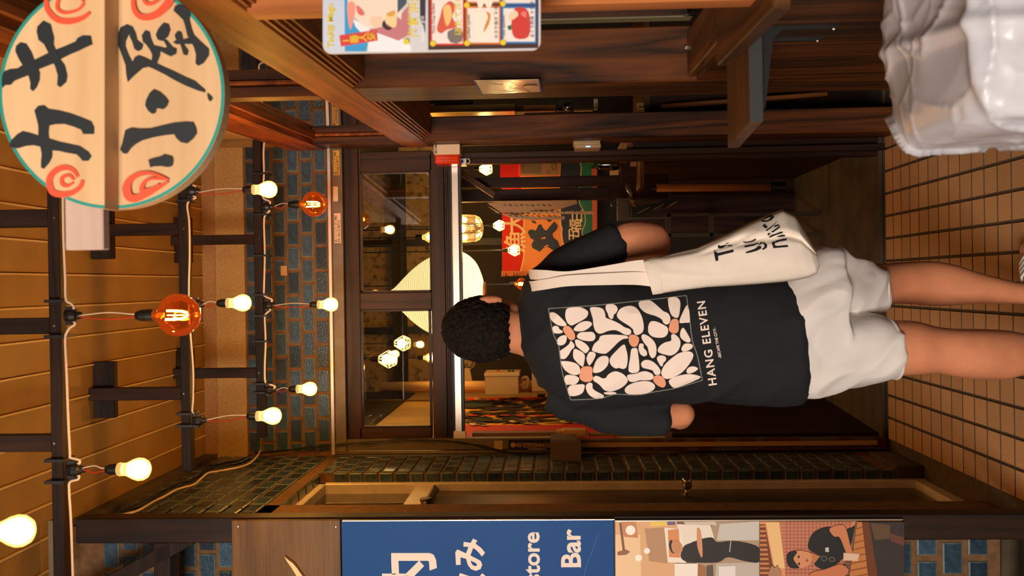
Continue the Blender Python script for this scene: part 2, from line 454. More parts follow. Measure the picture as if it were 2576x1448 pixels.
# metal door in the recess -------------------------------------------
XD = XL - 0.078
zt = 2.03
dr = struct(MB().box((XD - .03, DR0, 0.06), (XD, DR1 - .035, zt - .04)).build('door_2', 'steel', bevel=0.002))
b = MB()
b.box((XD - .06, DR1 - .035, 0.0), (XL - .048, DR1 + .004, ZLINT)); b.build('door_frame', 'alulight', dr, bevel=0.003)
b = MB(); b.box((XD - .06, DR0 - .004, ZLINT - .035), (XL - .048, DR1, ZLINT)); b.build('frame_head', 'alulight', dr, bevel=0.003)
b = MB(); b.box((XD - .06, DR0 - .004, zt - .04), (XL - .055, DR1 - .03, zt + .045)); b.build('transom_bar', 'alulight', dr, bevel=0.003)
b = MB(); b.box((XD - .02, DR0 - .004, 0.0), (XL - .05, DR1, 0.05)); b.build('door_sill', 'alulight', dr, bevel=0.003)
b = MB(); b.box((XD - .016, DR0, zt + .045), (XD - .010, DR1 - .03, ZLINT - .035)); b.build('glass_pane', 'glass_dark', dr)
b = MB(); b.box((XD - .058, DR0, zt + .045), (XD - .05, DR1 - .03, ZLINT - .035)); b.build('backing', 'dark', dr)
# lever handle
hz = P(1725, 1235, 3.9).z; hy = 3.86
h = MB().box((XD, hy - .03, hz - .02), (XD + .006, hy + .03, hz + .02)).build('lock_plate', 'chrome', dr, bevel=.002)
MB().tube([(XD + .006, hy, hz), (XD + .03, hy, hz)], [.012, .010], 12).lathe([(0, 0), (.016, 0), (.02, .008), (.02, .034), (.017, .04), (0, .04)], (XD + .03, hy, hz), 16, (1, 0, 0)).build('knob', 'chrome', h, smooth=True)
# door closer
b = MB(); b.tube([(XD + .03, 3.93, 1.99), (XD + .035, 3.62, 1.985)], .008, 8); b.tube([(XD + .035, 3.62, 1.985), (XD + .05, 3.42, 1.97)], .009, 8)
b.lathe([(0, -.018), (.022, -.018), (.022, -.006), (.019, -.006), (.019, .002), (.022, .002), (.022, .016), (0, .016)], (XD + .035, 3.62, 1.985), 14, (1, 0, 0))
b.box((XD, 3.3, 1.88), (XD + .05, 3.52, 1.945)); b.build('door_closer', 'steel', dr, bevel=.002)
# entrance: transom window ---------------------------------------------
def fpx(x0, y0, x1, y1, d0=D + .02, d1=D + .075): return MB().px(x0, y0, x1, y1, d0, d1)
wn = struct(fpx(869, 372, 906, 1103).build('window_1', 'doorwoodX', bevel=.003))
fpx(1085, 385, 1121, 1103).build('bottom_rail', 'doorwoodX', wn, bevel=.003)
for q in (1122.5, 1127, 1131.5): fpx(q, 385, q + 3, 1103, D + .014).build('groove_bead', 'doorwoodX', wn)
fpx(1134, 385, 1139, 1103, D + .03).build('groove_bead', 'black', wn)
fpx(905, 1075, 1086, 1103).build('stile', 'doorwood', wn, bevel=.003)
fpx(905, 735, 1086, 778).build('mullion', 'doorwood', wn, bevel=.003)
fpx(905, 380, 1086, 431).build('stile', 'doorwood', wn, bevel=.003)
for (y0, y1) in ((430, 735), (778, 1076)):
    fpx(905, y0, 1086, y1, D + .05, D + .056).build('glass_pane', 'glass', wn)
    for (a, b_, c, e) in ((905, y0, 910, y1), (1080, y0, 1086, y1)): fpx(a, b_, c, e, D + .03, D + .05).build('glazing_bead', 'doorwoodX', wn)
    for (a, b_, c, e) in ((905, y0, 1086, y0 + 5), (905, y1 - 5, 1086, y1)): fpx(a, b_, c, e, D + .03, D + .05).build('glazing_bead', 'doorwood', wn)
MB().px(1140, 385, 1157, 1103, D - .004, D + .06).build('metal_track', 'alu', wn, bevel=.002)
MB().px(1157, 385, 1163, 1103, D + .01, D + .06).build('track_gap', 'black', wn)
# door jambs
dj = struct(MB().px(841, 1103, 1440, 1131, D - .01, D + .05).build('door_1', 'greypaint', bevel=.003))
b = MB(); z1, z0 = P(841, 1135, D).z, P(1440, 1135, D).z; xj = P(1200, 1135, D).x
b.tube([(xj, D - .02, z1), (xj, D - .02, z0)], .009, 10); b.build('conduit', 'greypaint', dj, smooth=True)
MB().px(1440, 1103, 2235, 1133, D, D + .05).build('jamb', mat('worn jamb paint', (96, 88, 74), .6, c2=(92, 38, 22), scale=9, lo=.45, hi=.52), dj, bevel=.002)
MB().px(1455, 1111, 2208, 1122, D - .012, D + .01).build('rubbing_strip', mat('cream strip', (206, 160, 104), .5), dj, bevel=.001)
MB().px(1141, 1085, 1172, 1103, D - .01, D + .02).build('track_end', 'alulight', dj, bevel=.002)
MB().px(1140, 372, 2232, 388, D - .01, D + .06).build('jamb', 'doorwood', dj, bevel=.003)
MB().px(1140, 388, 2232, 401, D + .03, D + .09).build('jamb', 'inwood', dj, bevel=.003)
# timber wall on the right -----------------------------------------------
wr = thing('wall_right', None, None, (XW(D), D, 0)); struct(wr)
def side(d0, d1, z0, z1, off=0.0, t=.12):
    """box along the splayed wall; off moves its alley face out of the wall plane"""
    a0, a1 = XW(d0) + off, XW(d1) + off
    return MB().hexa([(a0, d0, z0), (a1, d1, z0), (a1 + t, d1, z0), (a0 + t, d0, z0)], [(a0, d0, z1), (a1, d1, z1), (a1 + t, d1, z1), (a0 + t, d0, z1)])
side(1.35, D, 2.045, 2.17, 0, .16).build('header_beam', 'shopY', wr, bevel=.003)
for k in range(4): side(1.35, 4.13, 2.036 - .009 * k, 2.044 - .009 * k, .004 + .007 * k, .14).build('ply_layer', wood('ply %d' % k, (120, 74, 36), (170, 108, 52), 'Y', 8) if k % 2 else 'shopY', wr)
side(1.35, D, 2.535, 2.70, -.005, .12).build('top_rail', 'shopY', wr, bevel=.003)
side(1.35, D, 2.520, 2.535, .020, .04).build('rail_bead', 'shopY', wr, bevel=.002)
side(1.35, D, 2.17, 2.18, .02, .04).build('rail_bead', 'shopY', wr, bevel=.002)
for (a, b_) in ((2.79, 2.88), (4.20, D)):
    side(a, b_, 2.17, 2.535, .0, .032).build('mullion', 'shop', wr, bevel=.003)
    side(a - .012, b_, 2.17, 2.535, .034, .02).build('mullion_bead', 'shopY', wr, bevel=.002)
M['glass_tr'] = clear('transom glass', (120, 112, 100), .008, .30)
for (a, b_) in ((1.36, 2.78), (2.88, 4.19)):
    side(a, b_, 2.175, 2.525, .040, .006).build('glass_pane', M['glass_tr'], wr)
side(1.35, D + .1, 2.70, ZC, .015, .1).build('stucco_band', 'stucco', wr)
# posts
side(2.67, 2.94, 0, 2.045, 0, .15).build('post', 'shop', wr, bevel=.004)
side(4.17, D, 0, 2.045, 0, .105).build('post', 'shop', wr, bevel=.004)
side(1.74, 1.80, 1.13, 2.045, -.005, .06).build('post', 'trimwood', wr, bevel=.003)
M['sillwood'] = wood('worn sill timber', (58, 34, 15), (104, 62, 28), 'Y', 7)
# wall panel and sill under the counter opening
side(1.62, 2.67, 0, 1.10, .0, .05).build('panel', 'shop', wr)
side(1.62, 2.16, 1.10, 1.132, -.05, .16).build('counter_sill', M['sillwood'], wr, bevel=.003)
side(2.16, 2.67, 1.10, 1.125, .01, .12).build('counter_sill', M['sillwood'], wr, bevel=.003)
# sliding sash inside the counter opening
b = MB(); b.box((.70, 2.60, 1.12), (.735, 2.64, 2.04)); b.build('sash', mat('olive sash', (112, 104, 70), .5), wr)
side(1.62, 2.60, 1.13, 2.04, .16, .006).build('glass_pane', 'glass_dark', wr)
for yy in (35, 120):
    p = P(1735, yy, 2.664 if yy > 100 else 2.59)
    MB().box((p.x - .007, p.y - .004, p.z - .016), (p.x + .007, p.y, p.z + .016)).build('latch_plate', 'chrome', wr, bevel=.002)
# room beyond the timber wall
b = MB(); b.box((2.4, 1.2, 0), (2.5, 8.2, 3.1)); b.box((.8, D + .1, 2.6), (2.5, 8.2, 2.7)); b.box((.78, 1.2, 2.5), (2.5, D + .1, 2.6)); b.box((1.0, 1.1, 0), (2.5, 1.2, 3.1)); struct(b.build('wall_right_2', 'dark'))
# inside walls -------------------------------------------------------
b = MB(); b.box((-.95, 7.0, 0), (2.4, 7.1, 2.25)); wi = struct(b.build('wall_back_2', 'dark'))
MB().box((-.95, 7.0, 2.25), (2.4, 7.1, 3.2)).build('concrete_band', 'mottled', wi)
for xx in (-.35, .28): MB().box((xx, 6.96, 1.6), (xx + .05, 7.0, 3.1)).build('rail', 'black', wi)
MB().box((-.95, 6.9, 2.55), (.9, 7.0, 2.64)).build('rail', 'dark', wi)
b = MB(); b.box((-.95, D + .1, 3.1), (2.4, 7.1, 3.2)); struct(b.build('ceiling_2', 'mottled'))
M['cream'] = mat('cream wall', (196, 158, 104), .8, var=.06, scale=5)
b = MB(); b.box((-.86, D + .08, 0), (-.78, 7.0, 2.5)); w2 = struct(b.build('wall_left_2', 'cream'))
MB().box((-.86, D + .08, 2.5), (-.765, 7.0, 3.1)).build('upper_band', 'dark', w2)
# low dark panels each side of the entrance passage
b = MB(); b.hexa([(.61, D + .06, .03), (.66, D + .06, .03), (.66, 5.95, .03), (.61, 5.95, .03)], [(.61, D + .06, 1.12), (.66, D + .06, 1.12), (.66, 5.95, 1.12), (.61, 5.95, 1.12)])
pr = struct(b.build('partition_right', 'inwood'))
MB().box((.59, D + .07, 1.12), (.7, 5.2, 1.15)).build('ledge', 'shopY', pr, bevel=.003)
MB().box((.61, 5.95, .03), (.30, 6.0, 1.0)).build('end_panel', 'inwood', pr)
b = MB(); b.hexa([(-.76, D + .09, .03), (-.70, D + .06, .03), (-.615, 5.95, .03), (-.76, 5.95, .03)], [(-.76, D + .09, .96), (-.70, D + .06, .96), (-.615, 5.95, .96), (-.76, 5.95, .96)])
pl = struct(b.build('partition_left', 'inwood'))
MB().px(1965, 1077, 2028, 1083, 4.6, 4.66).build('door_pull', 'steel', pl)
MB().box((-.615, 5.95, .03), (.3, 6.05, .42)).build('step_front', 'dark', pl)
# ------------------------------------------------------------------ lattice beams under the ceiling
def flat(c, rough=.55, spec=.4):
    k = 'flat%d_%d_%d_%d' % (*c, int(rough * 100))
    if k not in M: M[k] = mat(k, c, rough, spec=spec)
    return M[k]
def beam(d, x0, x1, yl, yr, t, label, hangers, cleats):
    zt, zb_ = P(x0, 760, d).z, P(x1, 760, d).z
    xl = XL - .01 if yl is None else P(x0, yl, d).x
    xr = XW(d) + .01 if yr is None else P(x0, yr, d).x
    r = thing('ceiling_beam', label, 'beam', ((xl + xr) / 2, d, zb_), 'lattice beams under the boarded ceiling')
    MB().box((xl, d, zb_), (xr, d + t, zt)).build('bar', 'beam', r, bevel=.002)
    for (y0, y1, zz) in hangers:
        a, c = P(x0, y0, d).x, P(x0, y1, d).x
        MB().box((c, d + .004, zt), (a, d + t - .004, zz)).build('hanger', 'beamZ', r, bevel=.002)
    for (y0, y1, th) in cleats:
        xa = P(x0 - 190, y0, d).x; xc = P(x0 - 190, y1, d).x
        MB().box((xc, d + t - .002, ZC - .075), (xa, d + t + th, ZC - .001)).build('cleat', 'beam', r, bevel=.002)
    b = MB()
    for (y0, y1, zz) in hangers:
        p = P((x0 + x1) / 2, (y0 + y1) / 2, d); b.lathe([(0, 0), (.004, 0), (.003, .002), (0, .002)], p, 8, (0, -1, 0))
    b.build('screw', 'chrome', r)
    return r
beam(2.5, 122, 152, None, None, .034, 'dark lattice beam carrying the large amber globe, behind the round sign', [(525, 570, ZC), (799, 840, ZC), (1093, 1137, ZC)], [])
beam(3.3, 451, 474, 1186, None, .04, 'middle dark lattice beam, its two uprights screwed to ceiling cleats', [(560, 590, ZC - .001), (974, 1006, ZC - .001)], [(500, 650, .03), (912, 1055, .03)])
beam(4.05, 641, 662, 1100, None, .04, 'farthest dark lattice beam in front of the tile band above the entrance', [(589, 613, ZC - .001), (925, 950, ZC - .001)], [(545, 660, .02), (877, 995, .02)])
b0 = P(-135, 900, 1.75)
r0 = thing('ceiling_beam', 'dark lattice beam nearest the street, out past the round sign', 'beam', (0, 1.75, b0.z))
MB().box((-1.2, 1.75, b0.z), (XW(1.75) + .01, 1.79, b0.z + .035)).build('bar', 'beam', r0, bevel=.002)
for xx in (-.9, -.3, .3): MB().box((xx, 1.755, b0.z + .035), (xx + .04, 1.785, ZC)).build('hanger', 'beamZ', r0)
_j = P(-136, 1335, 1.77); MB().box(_j + V((-.02, -.03, -.012)), _j + V((.02, .02, .008))).build('junction_box', 'black', r0, bevel=.003)
# ------------------------------------------------------------------ bulbs
M['core'] = emit('glowing filament glass', (255, 202, 118), BULB)
M['fil'] = emit('amber filament', (255, 176, 92), BULB * 0.9)
M['bulbglass'] = clear('warm bulb glass', (255, 226, 170), 0.03, 0.03, (255, 200, 118), 0.8)
M['amberglass'] = clear('amber globe glass', (255, 176, 96), 0.02, 0.05, (255, 110, 30), 0.10)
M['brass'] = mat('bulb cap brass', (200, 160, 90), .3, .9)
SEW = 'filament bulbs hanging from the lattice beams'
def wires(t, jn, top, spread=.004):
    m = (V(jn) + V(top)) / 2
    sag = V((0, 0, -.0)) + V((.006, 0, 0))
    for k, mm in ((-1, 'redwire'), (1, 'cable')):
        o = V((k * spread, -.002, 0))
        MB().tube(catmull([V(jn) + o * .4, m + o * .7 + sag * k, V(top) + o + V((0, 0, .012)), V(top) + o], False, 5), .0019, 6).build('wire', mm, t, smooth=True)
def a60(xs, xe, y, d, jx, jy, label, cap=True):
    s = S(d); L = (xe - xs) * s; top = P(xs, y, d); k = L / .085
    t = thing('light_bulb', label, 'light bulb', top, SEW)
    MB().lathe([(0, .032), (.009, .032), (.0135, .022), (.0145, .004), (.0145, -.012), (.0, -.012)], top, 14).build('socket', 'black', t, smooth=False)
    pr = [(.016, 0), (.0175, -.006), (.0165, -.012), (.017, -.022), (.021, -.031), (.0265, -.042), (.0300, -.055), (.0285, -.067), (.022, -.078), (.012, -.0838), (0, -.085)]
    MB().lathe([(r * k, h * k) for r, h in pr], top, 28).build('glass', 'bulbglass', t, smooth=True)
    MB().lathe([(0, -.026 * k), (.014 * k, -.028 * k), (.0205 * k, -.040 * k), (.0235 * k, -.054 * k), (.020 * k, -.067 * k), (.011 * k, -.076 * k), (0, -.079 * k)], top, 20).build('filament', 'core', t, smooth=True)
    wires(t, P(jx, jy, d + .02), top + V((0, 0, .03)))
    return t
def globe(xs, xe, y, d, jx, jy, label):
    s = S(d); L = (xe - xs) * s; top = P(xs, y, d); k = L / .131
    t = thing('globe_bulb', label, 'light bulb', top, 'amber globe bulbs')
    MB().lathe([(0, .034), (.01, .034), (.0145, .022), (.016, .004), (.016, -.012), (0, -.012)], top, 16).build('socket', 'black', t)
    pr = [(.014, 0), (.0150, -.012), (.0155, -.022), (.022, -.029), (.040, -.038), (.052, -.055), (.0555, -.074), (.052, -.095), (.042, -.113), (.026, -.126), (.01, -.1305), (0, -.131)]
    MB().lathe([(r * k, h * k) for r, h in pr], top, 32).build('glass', 'amberglass', t, smooth=True)
    pts = [(-.011, -.044), (-.0105, -.07), (-.009, -.088), (-.004, -.098), (0, -.100), (.004, -.098), (.009, -.088), (.0105, -.07), (.011, -.044)]
    f = MB().tube([top + V((a * k, (i - 4) * .0012, h * k)) for i, (a, h) in enumerate(pts)], .0030, 8)
    f.tube([top + V((0, -.008, -.05 * k)), top + V((0, -.004, -.092 * k))], .0016, 6)
    f.build('filament', 'fil', t, smooth=True)
    MB().tube([top, top + V((0, 0, -.04 * k))], [.010, .006], 10).build('stem', 'brass', t, smooth=True)
    wires(t, P(jx, jy, d + .02), top + V((0, 0, .032)))
    return t
globe(375, 506, 793, 2.45, 200, 795, 'large amber globe bulb with a hairpin filament, largest of the amber ones')
globe(746, 823, 514, 4.0, 690, 520, 'small amber globe bulb in front of the blue tile band')
a60(297, 381, 1180, 2.45, 208, 1178, 'large glowing bulb near the tiled wall, on short red and white wires')
a60(-28, 90, 1335, 1.75, -136, 1335, 'biggest glowing bulb, cut by the picture edge, over the wooden board')
a60(635, 698, 477, 3.25, 500, 485, 'glowing bulb nearest to the round sign, on a long straight wire')
a60(570, 633, 762, 3.25, 510, 766, 'glowing bulb just behind the large amber globe')
a60(645, 709, 1046, 3.25, 520, 1057, 'glowing bulb at the end of the middle beam, on a slack red wire')
a60(799, 851, 766, 3.97, 690, 769, 'lowest bulb, hanging on a long wire in front of the tile band edge')
a60(746, 798, 978, 3.97, 695, 982, 'bulb with a bunched wire and long black tie before the tiles')
# ------------------------------------------------------------------ cables along the beams
def cable_run(d, pts, junctions, ties, label, x0, x1, r=.0034):
    c = MB().tube(catmull([P(x, y, d - .012) for x, y in pts], False, 6), r, 8).build('power_cable', 'cable', smooth=True)
    tag(c, label, 'cable', 'white cables tied along the beams')
    for (x, y) in junctions:
        p = P(x, y, d - .008); b = MB()
        b.lathe([(0, -.030), (.008, -.030), (.010, -.018), (.017, -.014), (.019, 0), (.017, .014), (.008, .016), (0, .016)], p, 12)
        b.box(p + V((-.024, -.010, -.006)), p + V((.024, .012, .012)))
        b.build('junction_box', 'black', c)
    for y in ties:
        a, e = P(x0 - 5, y, d - .006), P(x1 + 14, y, d - .006)
        b = MB(); b.box((a.x - .004, d - .019, e.z), (a.x + .004, d + .045, a.z)); b.build('cable_tie', 'black', c)
    return c
cable_run(2.5, [(158, 480), (160, 600), (164, 700), (166, 752), (180, 764), (186, 776), (178, 788), (178, 800), (186, 808), (188, 816), (176, 824), (167, 838), (164, 856), (168, 950), (172, 1060), (176, 1140), (176, 1150), (198, 1156), (200, 1164), (188, 1172), (186, 1190), (198, 1196), (196, 1205), (176, 1212), (174, 1235), (178, 1300), (181, 1380), (184, 1470)],
          [(180, 793), (186, 1180)], [757, 846, 1157, 1211], 'white cable tied to the beam with the large amber globe', 122, 152)
cable_run(3.3, [(466, 455), (472, 463), (490, 468), (488, 478), (484, 490), (492, 497), (476, 505), (471, 520), (476, 560), (477, 640), (475, 720), (476, 800), (480, 850), (486, 930), (486, 1000), (484, 1034), (492, 1044), (502, 1048), (498, 1056)],
          [(482, 481), (494, 766), (497, 1057)], [505, 1040, 1070], 'white cable tied to the middle lattice beam with the ceiling cleats', 451, 474)
cable_run(4.05, [(667, 335), (663, 380), (664, 432), (662, 470), (662, 497), (676, 505), (680, 510), (670, 519), (668, 526), (678, 530), (668, 540), (664, 560), (666, 640), (664, 730), (666, 744), (682, 752), (684, 757), (672, 764), (670, 775), (680, 778), (668, 790), (666, 800), (668, 860), (666, 920), (668, 962), (684, 968), (692, 972), (688, 978)],
          [(670, 520), (675, 767), (676, 980)], [437, 540, 643, 741, 794, 858, 965, 987], 'white cable tied to the farthest beam, before the blue tile band', 641, 662, .0042)
b = MB().tube(catmull([P(722, 894, 3.98), P(710, 940, 3.97), P(704, 977, 3.965)], False, 6), .0016, 5).build('tie_tail', 'black', bpy.data.objects['power_cable.002'])
# cables along the top of the left wall
pts = [(657, 1110), (654, 1135), (632, 1162), (600, 1175), (546, 1185), (522, 1190), (506, 1203), (488, 1218), (460, 1226), (440, 1233), (410, 1250), (388, 1260), (350, 1282), (318, 1292), (300, 1296)]
def wallpt(x, y, off=.02): return PXc(x, y, XL + off)
c = MB().tube(catmull([wallpt(x, y) for x, y in pts], False, 5), .0042, 8).build('power_cable', 'cable', smooth=True)
tag(c, 'white cable running along the tiled wall just under the boarded ceiling', 'cable')
c = MB()
for q in range(4):
    c.tube(catmull([wallpt(x + random.uniform(-3, 3), y - 9 - q * 3 + random.uniform(-3, 3), .012 + .004 * q) for x, y in pts[2:]], False, 4), .0032 - .0004 * q, 6)
c = c.build('cable_bundle', 'black', smooth=True)
tag(c, 'bundle of black cables along the corner of tiled wall and ceiling', 'cable')
c = MB()
for q in range(2):
    c.tube(catmull([P(x + q * 4, y + (2 if (i + q) % 2 else -2), D - .03) for i, (x, y) in enumerate([(640, 1140), (700, 1134), (780, 1125), (860, 1117), (930, 1112), (1000, 1106), (1060, 1107), (1110, 1108), (1160, 1113), (1210, 1122), (1250, 1132), (1310, 1141), (1350, 1141), (1390, 1137)])], False, 5), .0028, 6)
tag(c.build('twisted_cord', 'black', smooth=True), 'twisted black cord sagging along the door jamb', 'cord')
# ------------------------------------------------------------------ printed and painted work
class Print:
    """flat print on a panel: polygons in photograph coordinates laid on the panel's own plane"""
    def __init__(s, at, n=V((0, -1, 0)), step=.0004):
        s.at, s.n, s.step, s.k, s.b, s.mats = at, n, step, 1, MB(), []
    def m(s, c):
        m = c if not isinstance(c, tuple) else flat(c)
        if m not in s.mats: s.mats.append(m)
        s.b.cur = s.mats.index(m)
    def poly(s, c, pts, smooth=0, lift=True):
        s.m(c)
        if smooth: pts = [(p.x, p.y) for p in catmull(pts, True, smooth)]
        s.b.poly([s.at(x, y) + s.n * s.step * s.k for x, y in pts])
        if lift: s.k += 1
    def rect(s, c, x0, y0, x1, y1): s.poly(c, [(x0, y0), (x1, y0), (x1, y1), (x0, y1)])
    def disc(s, c, x, y, r, ry=None, n=20): s.poly(c, [(x + r * math.cos(2 * math.pi * i / n), y + (ry or r) * math.sin(2 * math.pi * i / n)) for i in range(n)])
    def stroke(s, c, pts, wd, smooth=5, closed=False):
        s.m(c)
        q = [V((p.x, p.y)) for p in catmull(pts, closed, smooth)] if smooth else [V(p[:2]) for p in pts]
        ws = wd if isinstance(wd, (list, tuple)) else [wd] * 2
        n = len(q); L = []
        for i, p in enumerate(q):
            t = q[(i + 1) % n if closed else min(i + 1, n - 1)] - q[i - 1 if closed else max(i - 1, 0)]
            t.normalize(); o = V((-t.y, t.x)); f = i / (n - 1) * (len(ws) - 1); a = int(min(f, len(ws) - 2)); u = f - a
            h = (ws[a] * (1 - u) + ws[a + 1] * u) / 2
            L.append((p + o * h, p - o * h))
        vs = []
        for a, b_ in L: vs += [s.at(*a) + s.n * s.step * s.k, s.at(*b_) + s.n * s.step * s.k]
        fs = [(2 * i, 2 * i + 1, 2 * i + 3, 2 * i + 2) for i in range(n - 1)]
        if closed: fs.append((2 * n - 2, 2 * n - 1, 1, 0))
        s.b.add(vs, fs); s.k += 1
    def text(s, c, string, x, y, size_px, d, align='LEFT', bold=.0, xs=1.0, ang=0.0):
        s.m(c)
        r = RX * math.cos(ang) + UP * math.sin(ang); u = -RX * math.sin(ang) + UP * math.cos(ang)
        text_mesh(s.b, string, s.at(x, y), r, u, size_px * S(d), s.step * s.k + .0002, align, bold, xs); s.k += 1
    def build(s, name, parent): return s.b.build(name, s.mats, parent, fix=False)
def scaled(ox, oy, k): return lambda pts: [(ox + x / k, oy + y / k) for x, y in pts]
# ------------------------------------------------------------------ round oyster-hut sign
d1, d2 = 1.57, 1.622
M['signwood'] = wood('pale sign wood', (208, 168, 120), (226, 190, 144), 'X', 5, .6, .1, 1.2)
M['teal'] = mat('teal paint', (24, 150, 136), .5)
M['ink'] = mat('brush ink', (30, 36, 38), .6)
M['vermilion'] = mat('vermilion paint', (236, 84, 48), .55)
cx, cy, R_ = 281, 236, 284
rs = thing('round_sign', 'round pale wood sign with black brush characters and red swirls and a teal rim', 'sign', P(555, 236, 1.62))
def half(up, dd, t):
    xe = 263 if up else 258
    pts = []
    a0 = math.acos((xe - cx) / R_)
    for i in range(41):
        a = (a0 + (2 * math.pi - 2 * a0) * i / 40) if up else (-a0 + 2 * a0 * i / 40)
        pts.append(P(cx + R_ * math.cos(a), cy + R_ * 1.02 * math.sin(a), dd))
    o = MB().prism(pts, (0, t, 0)).build('board', 'signwood', rs, bevel=.0015)
    pr = Print(lambda x, y: P(x, y, dd)); arc = []
    for i in range(61):
        a = (a0 + (2 * math.pi - 2 * a0) * i / 60) if up else (-a0 + 2 * a0 * i / 60)
        arc.append((cx + (R_ - 4.5) * math.cos(a), cy + (R_ - 4.5) * 1.02 * math.sin(a)))
    pr.stroke(M['teal'], arc, 8, 0)
    return o, pr
ub, up_ = half(True, d1, .05); lb, lo_ = half(False, d2, .03)
g = scaled(0, 0, 2.681)
ink = M['ink']; red = M['vermilion']
for p in ([(15,510),(30,480),(70,465),(120,460),(150,440),(240,400),(320,360),(375,335),(440,310),(510,280),(525,255),(560,238),(615,240),(627,300),(580,320),(530,345),(480,365),(420,395),(360,430),(270,465),(215,500),(150,525),(100,545),(75,572),(35,575),(20,595),(12,560)],
          [(110,310),(140,285),(180,295),(215,350),(232,395),(250,440),(272,490),(270,540),(250,590),(225,617),(205,600),(207,560),(195,515),(160,450),(130,400),(105,345)],
          [(255,180),(295,140),(345,165),(357,215),(368,255),(365,300),(385,350),(410,400),(440,440),(457,510),(450,555),(410,590),(388,575),(392,510),(375,450),(345,390),(320,340),(300,300),(262,270),(250,215)],
          [(235,745),(260,715),(300,710),(330,735),(400,745),(480,765),(560,795),(620,820),(638,860),(637,905),(600,905),(565,905),(550,875),(500,855),(440,837),(380,838),(335,848),(330,900),(335,935),(400,955),(470,970),(540,985),(600,1025),(620,1055),(600,1085),(560,1085),(540,1060),(520,1042),(450,1030),(400,1018),(355,1015),(355,1060),(335,1100),(300,1140),(280,1130),(280,1090),(285,1040),(275,990),(230,980),(180,985),(130,1000),(95,1000),(65,985),(80,945),(120,905),(155,885),(200,895),(262,915),(262,850),(250,800)]):
    up_.poly(ink, g(p))
up_.stroke(red, g([(530,1195),(500,1150),(450,1130),(390,1145),(345,1190),(338,1240),(360,1295),(420,1312),(490,1300),(545,1260),(562,1215)]), [8, 15, 17, 15, 9])
up_.stroke(red, g([(505,1215),(470,1182),(425,1200),(425,1240),(460,1253),(500,1232)]), [6, 10, 10, 6])
up_.stroke(red, g([(612,85),(560,125),(480,146),(400,138),(345,95),(318,40),(325,-30)]), [8, 16, 14, 10])
up_.stroke(red, g([(572,28),(530,70),(450,90),(400,70),(393,30),(415,-15),(470,-40),(540,-25),(572,20)]), [6, 9, 9, 6])
g = scaled(260, 0, 2.682)
for p in ([(100,230),(115,185),(160,163),(200,180),(155,275),(152,310),(170,360),(205,430),(200,520),(165,555),(155,500),(150,440),(125,370),(98,300)],
          [(160,163),(200,180),(222,225),(232,270),(272,300),(262,335),(235,347),(210,330),(197,285),(180,250)],
          [(195,425),(215,385),(240,372),(280,385),(340,415),(400,445),(480,480),(560,520),(620,545),(660,580),(690,605),(690,625),(640,612),(560,580),(480,540),(420,505),(350,470),(310,452),(270,460),(235,490),(195,525)],
          [(262,240),(285,205),(315,215),(325,260),(345,310),(388,335),(385,375),(365,428),(328,414),(332,370),(318,340),(290,300),(270,285)],
          [(342,306),(420,325),(432,318),(405,268),(430,270),(470,318),(497,330),(495,365),(460,383),(430,370),(385,345)],
          [(357,235),(375,195),(410,155),(445,165),(455,205),(440,250),(405,280),(370,270)],
          [(474,290),(490,275),(540,270),(575,258),(610,262),(605,300),(560,300),(500,302)],
          [(485,240),(505,212),(530,220),(540,265),(550,310),(577,345),(570,378),(545,370),(530,320),(515,280),(495,270)],
          [(478,75),(490,42),(520,32),(560,45),(592,95),(585,140),(600,200),(615,240),(660,285),(715,335),(715,380),(680,430),(645,448),(627,430),(630,370),(615,320),(600,290),(570,240),(560,190),(545,140),(510,105)],
          [(704,628),(728,650),(742,668),(728,690),(712,672)],
          [(120,1010),(135,970),(155,880),(195,865),(250,872),(320,870),(400,850),(480,832),(560,825),(610,828),(630,870),(635,905),(610,940),(575,970),(530,962),(500,935),(485,908),(420,915),(340,930),(270,950),(225,975),(195,1000),(165,1040),(140,1035)],
          [(295,680),(320,630),(345,607),(385,625),(425,660),(445,690),(435,720),(415,740),(380,735),(365,732),(355,770),(335,770),(310,750),(290,715)],
          [(312,1080),(345,1070),(390,1060),(415,1045),(470,1060),(477,1090),(470,1125),(440,1130),(400,1122),(350,1125),(325,1132)]):
    lo_.poly(ink, g(p))
lo_.stroke(red, g([(447,1218),(400,1195),(320,1170),(240,1182),(185,1220),(166,1270),(180,1325),(225,1340),(300,1310),(380,1268),(445,1226)]), [6, 8, 14, 22, 20, 14, 6])
lo_.stroke(red, g([(425,1212),(330,1208),(280,1240),(272,1290),(330,1285),(390,1250)]), [5, 9, 14, 10])
lo_.stroke(red, g([(212,-30),(214,50),(240,105),(290,125),(360,108),(430,50),(470,-20)]), [10, 13, 18, 22])
lo_.stroke(red, g([(400,-20),(345,30),(300,30),(280,-5)]), [10, 9, 8])
up_.build('lettering', ub); lo_.build('lettering', lb)
M['greyplank'] = wood('weathered grey plank', (190, 160, 142), (216, 190, 172), 'X', 5, .8, .15, 1.5)
MB().px(160, 120, 256, 628, 1.655, 1.68).build('back_plank', 'greyplank', rs, bevel=.002)
# hanging chain from the ceiling keeps the sign up
MB().tube([P(200, 236, 1.665), V((P(200, 236, 1.665).x, 1.665, ZC))], .004, 6).build('hanging_rod', 'black', rs)
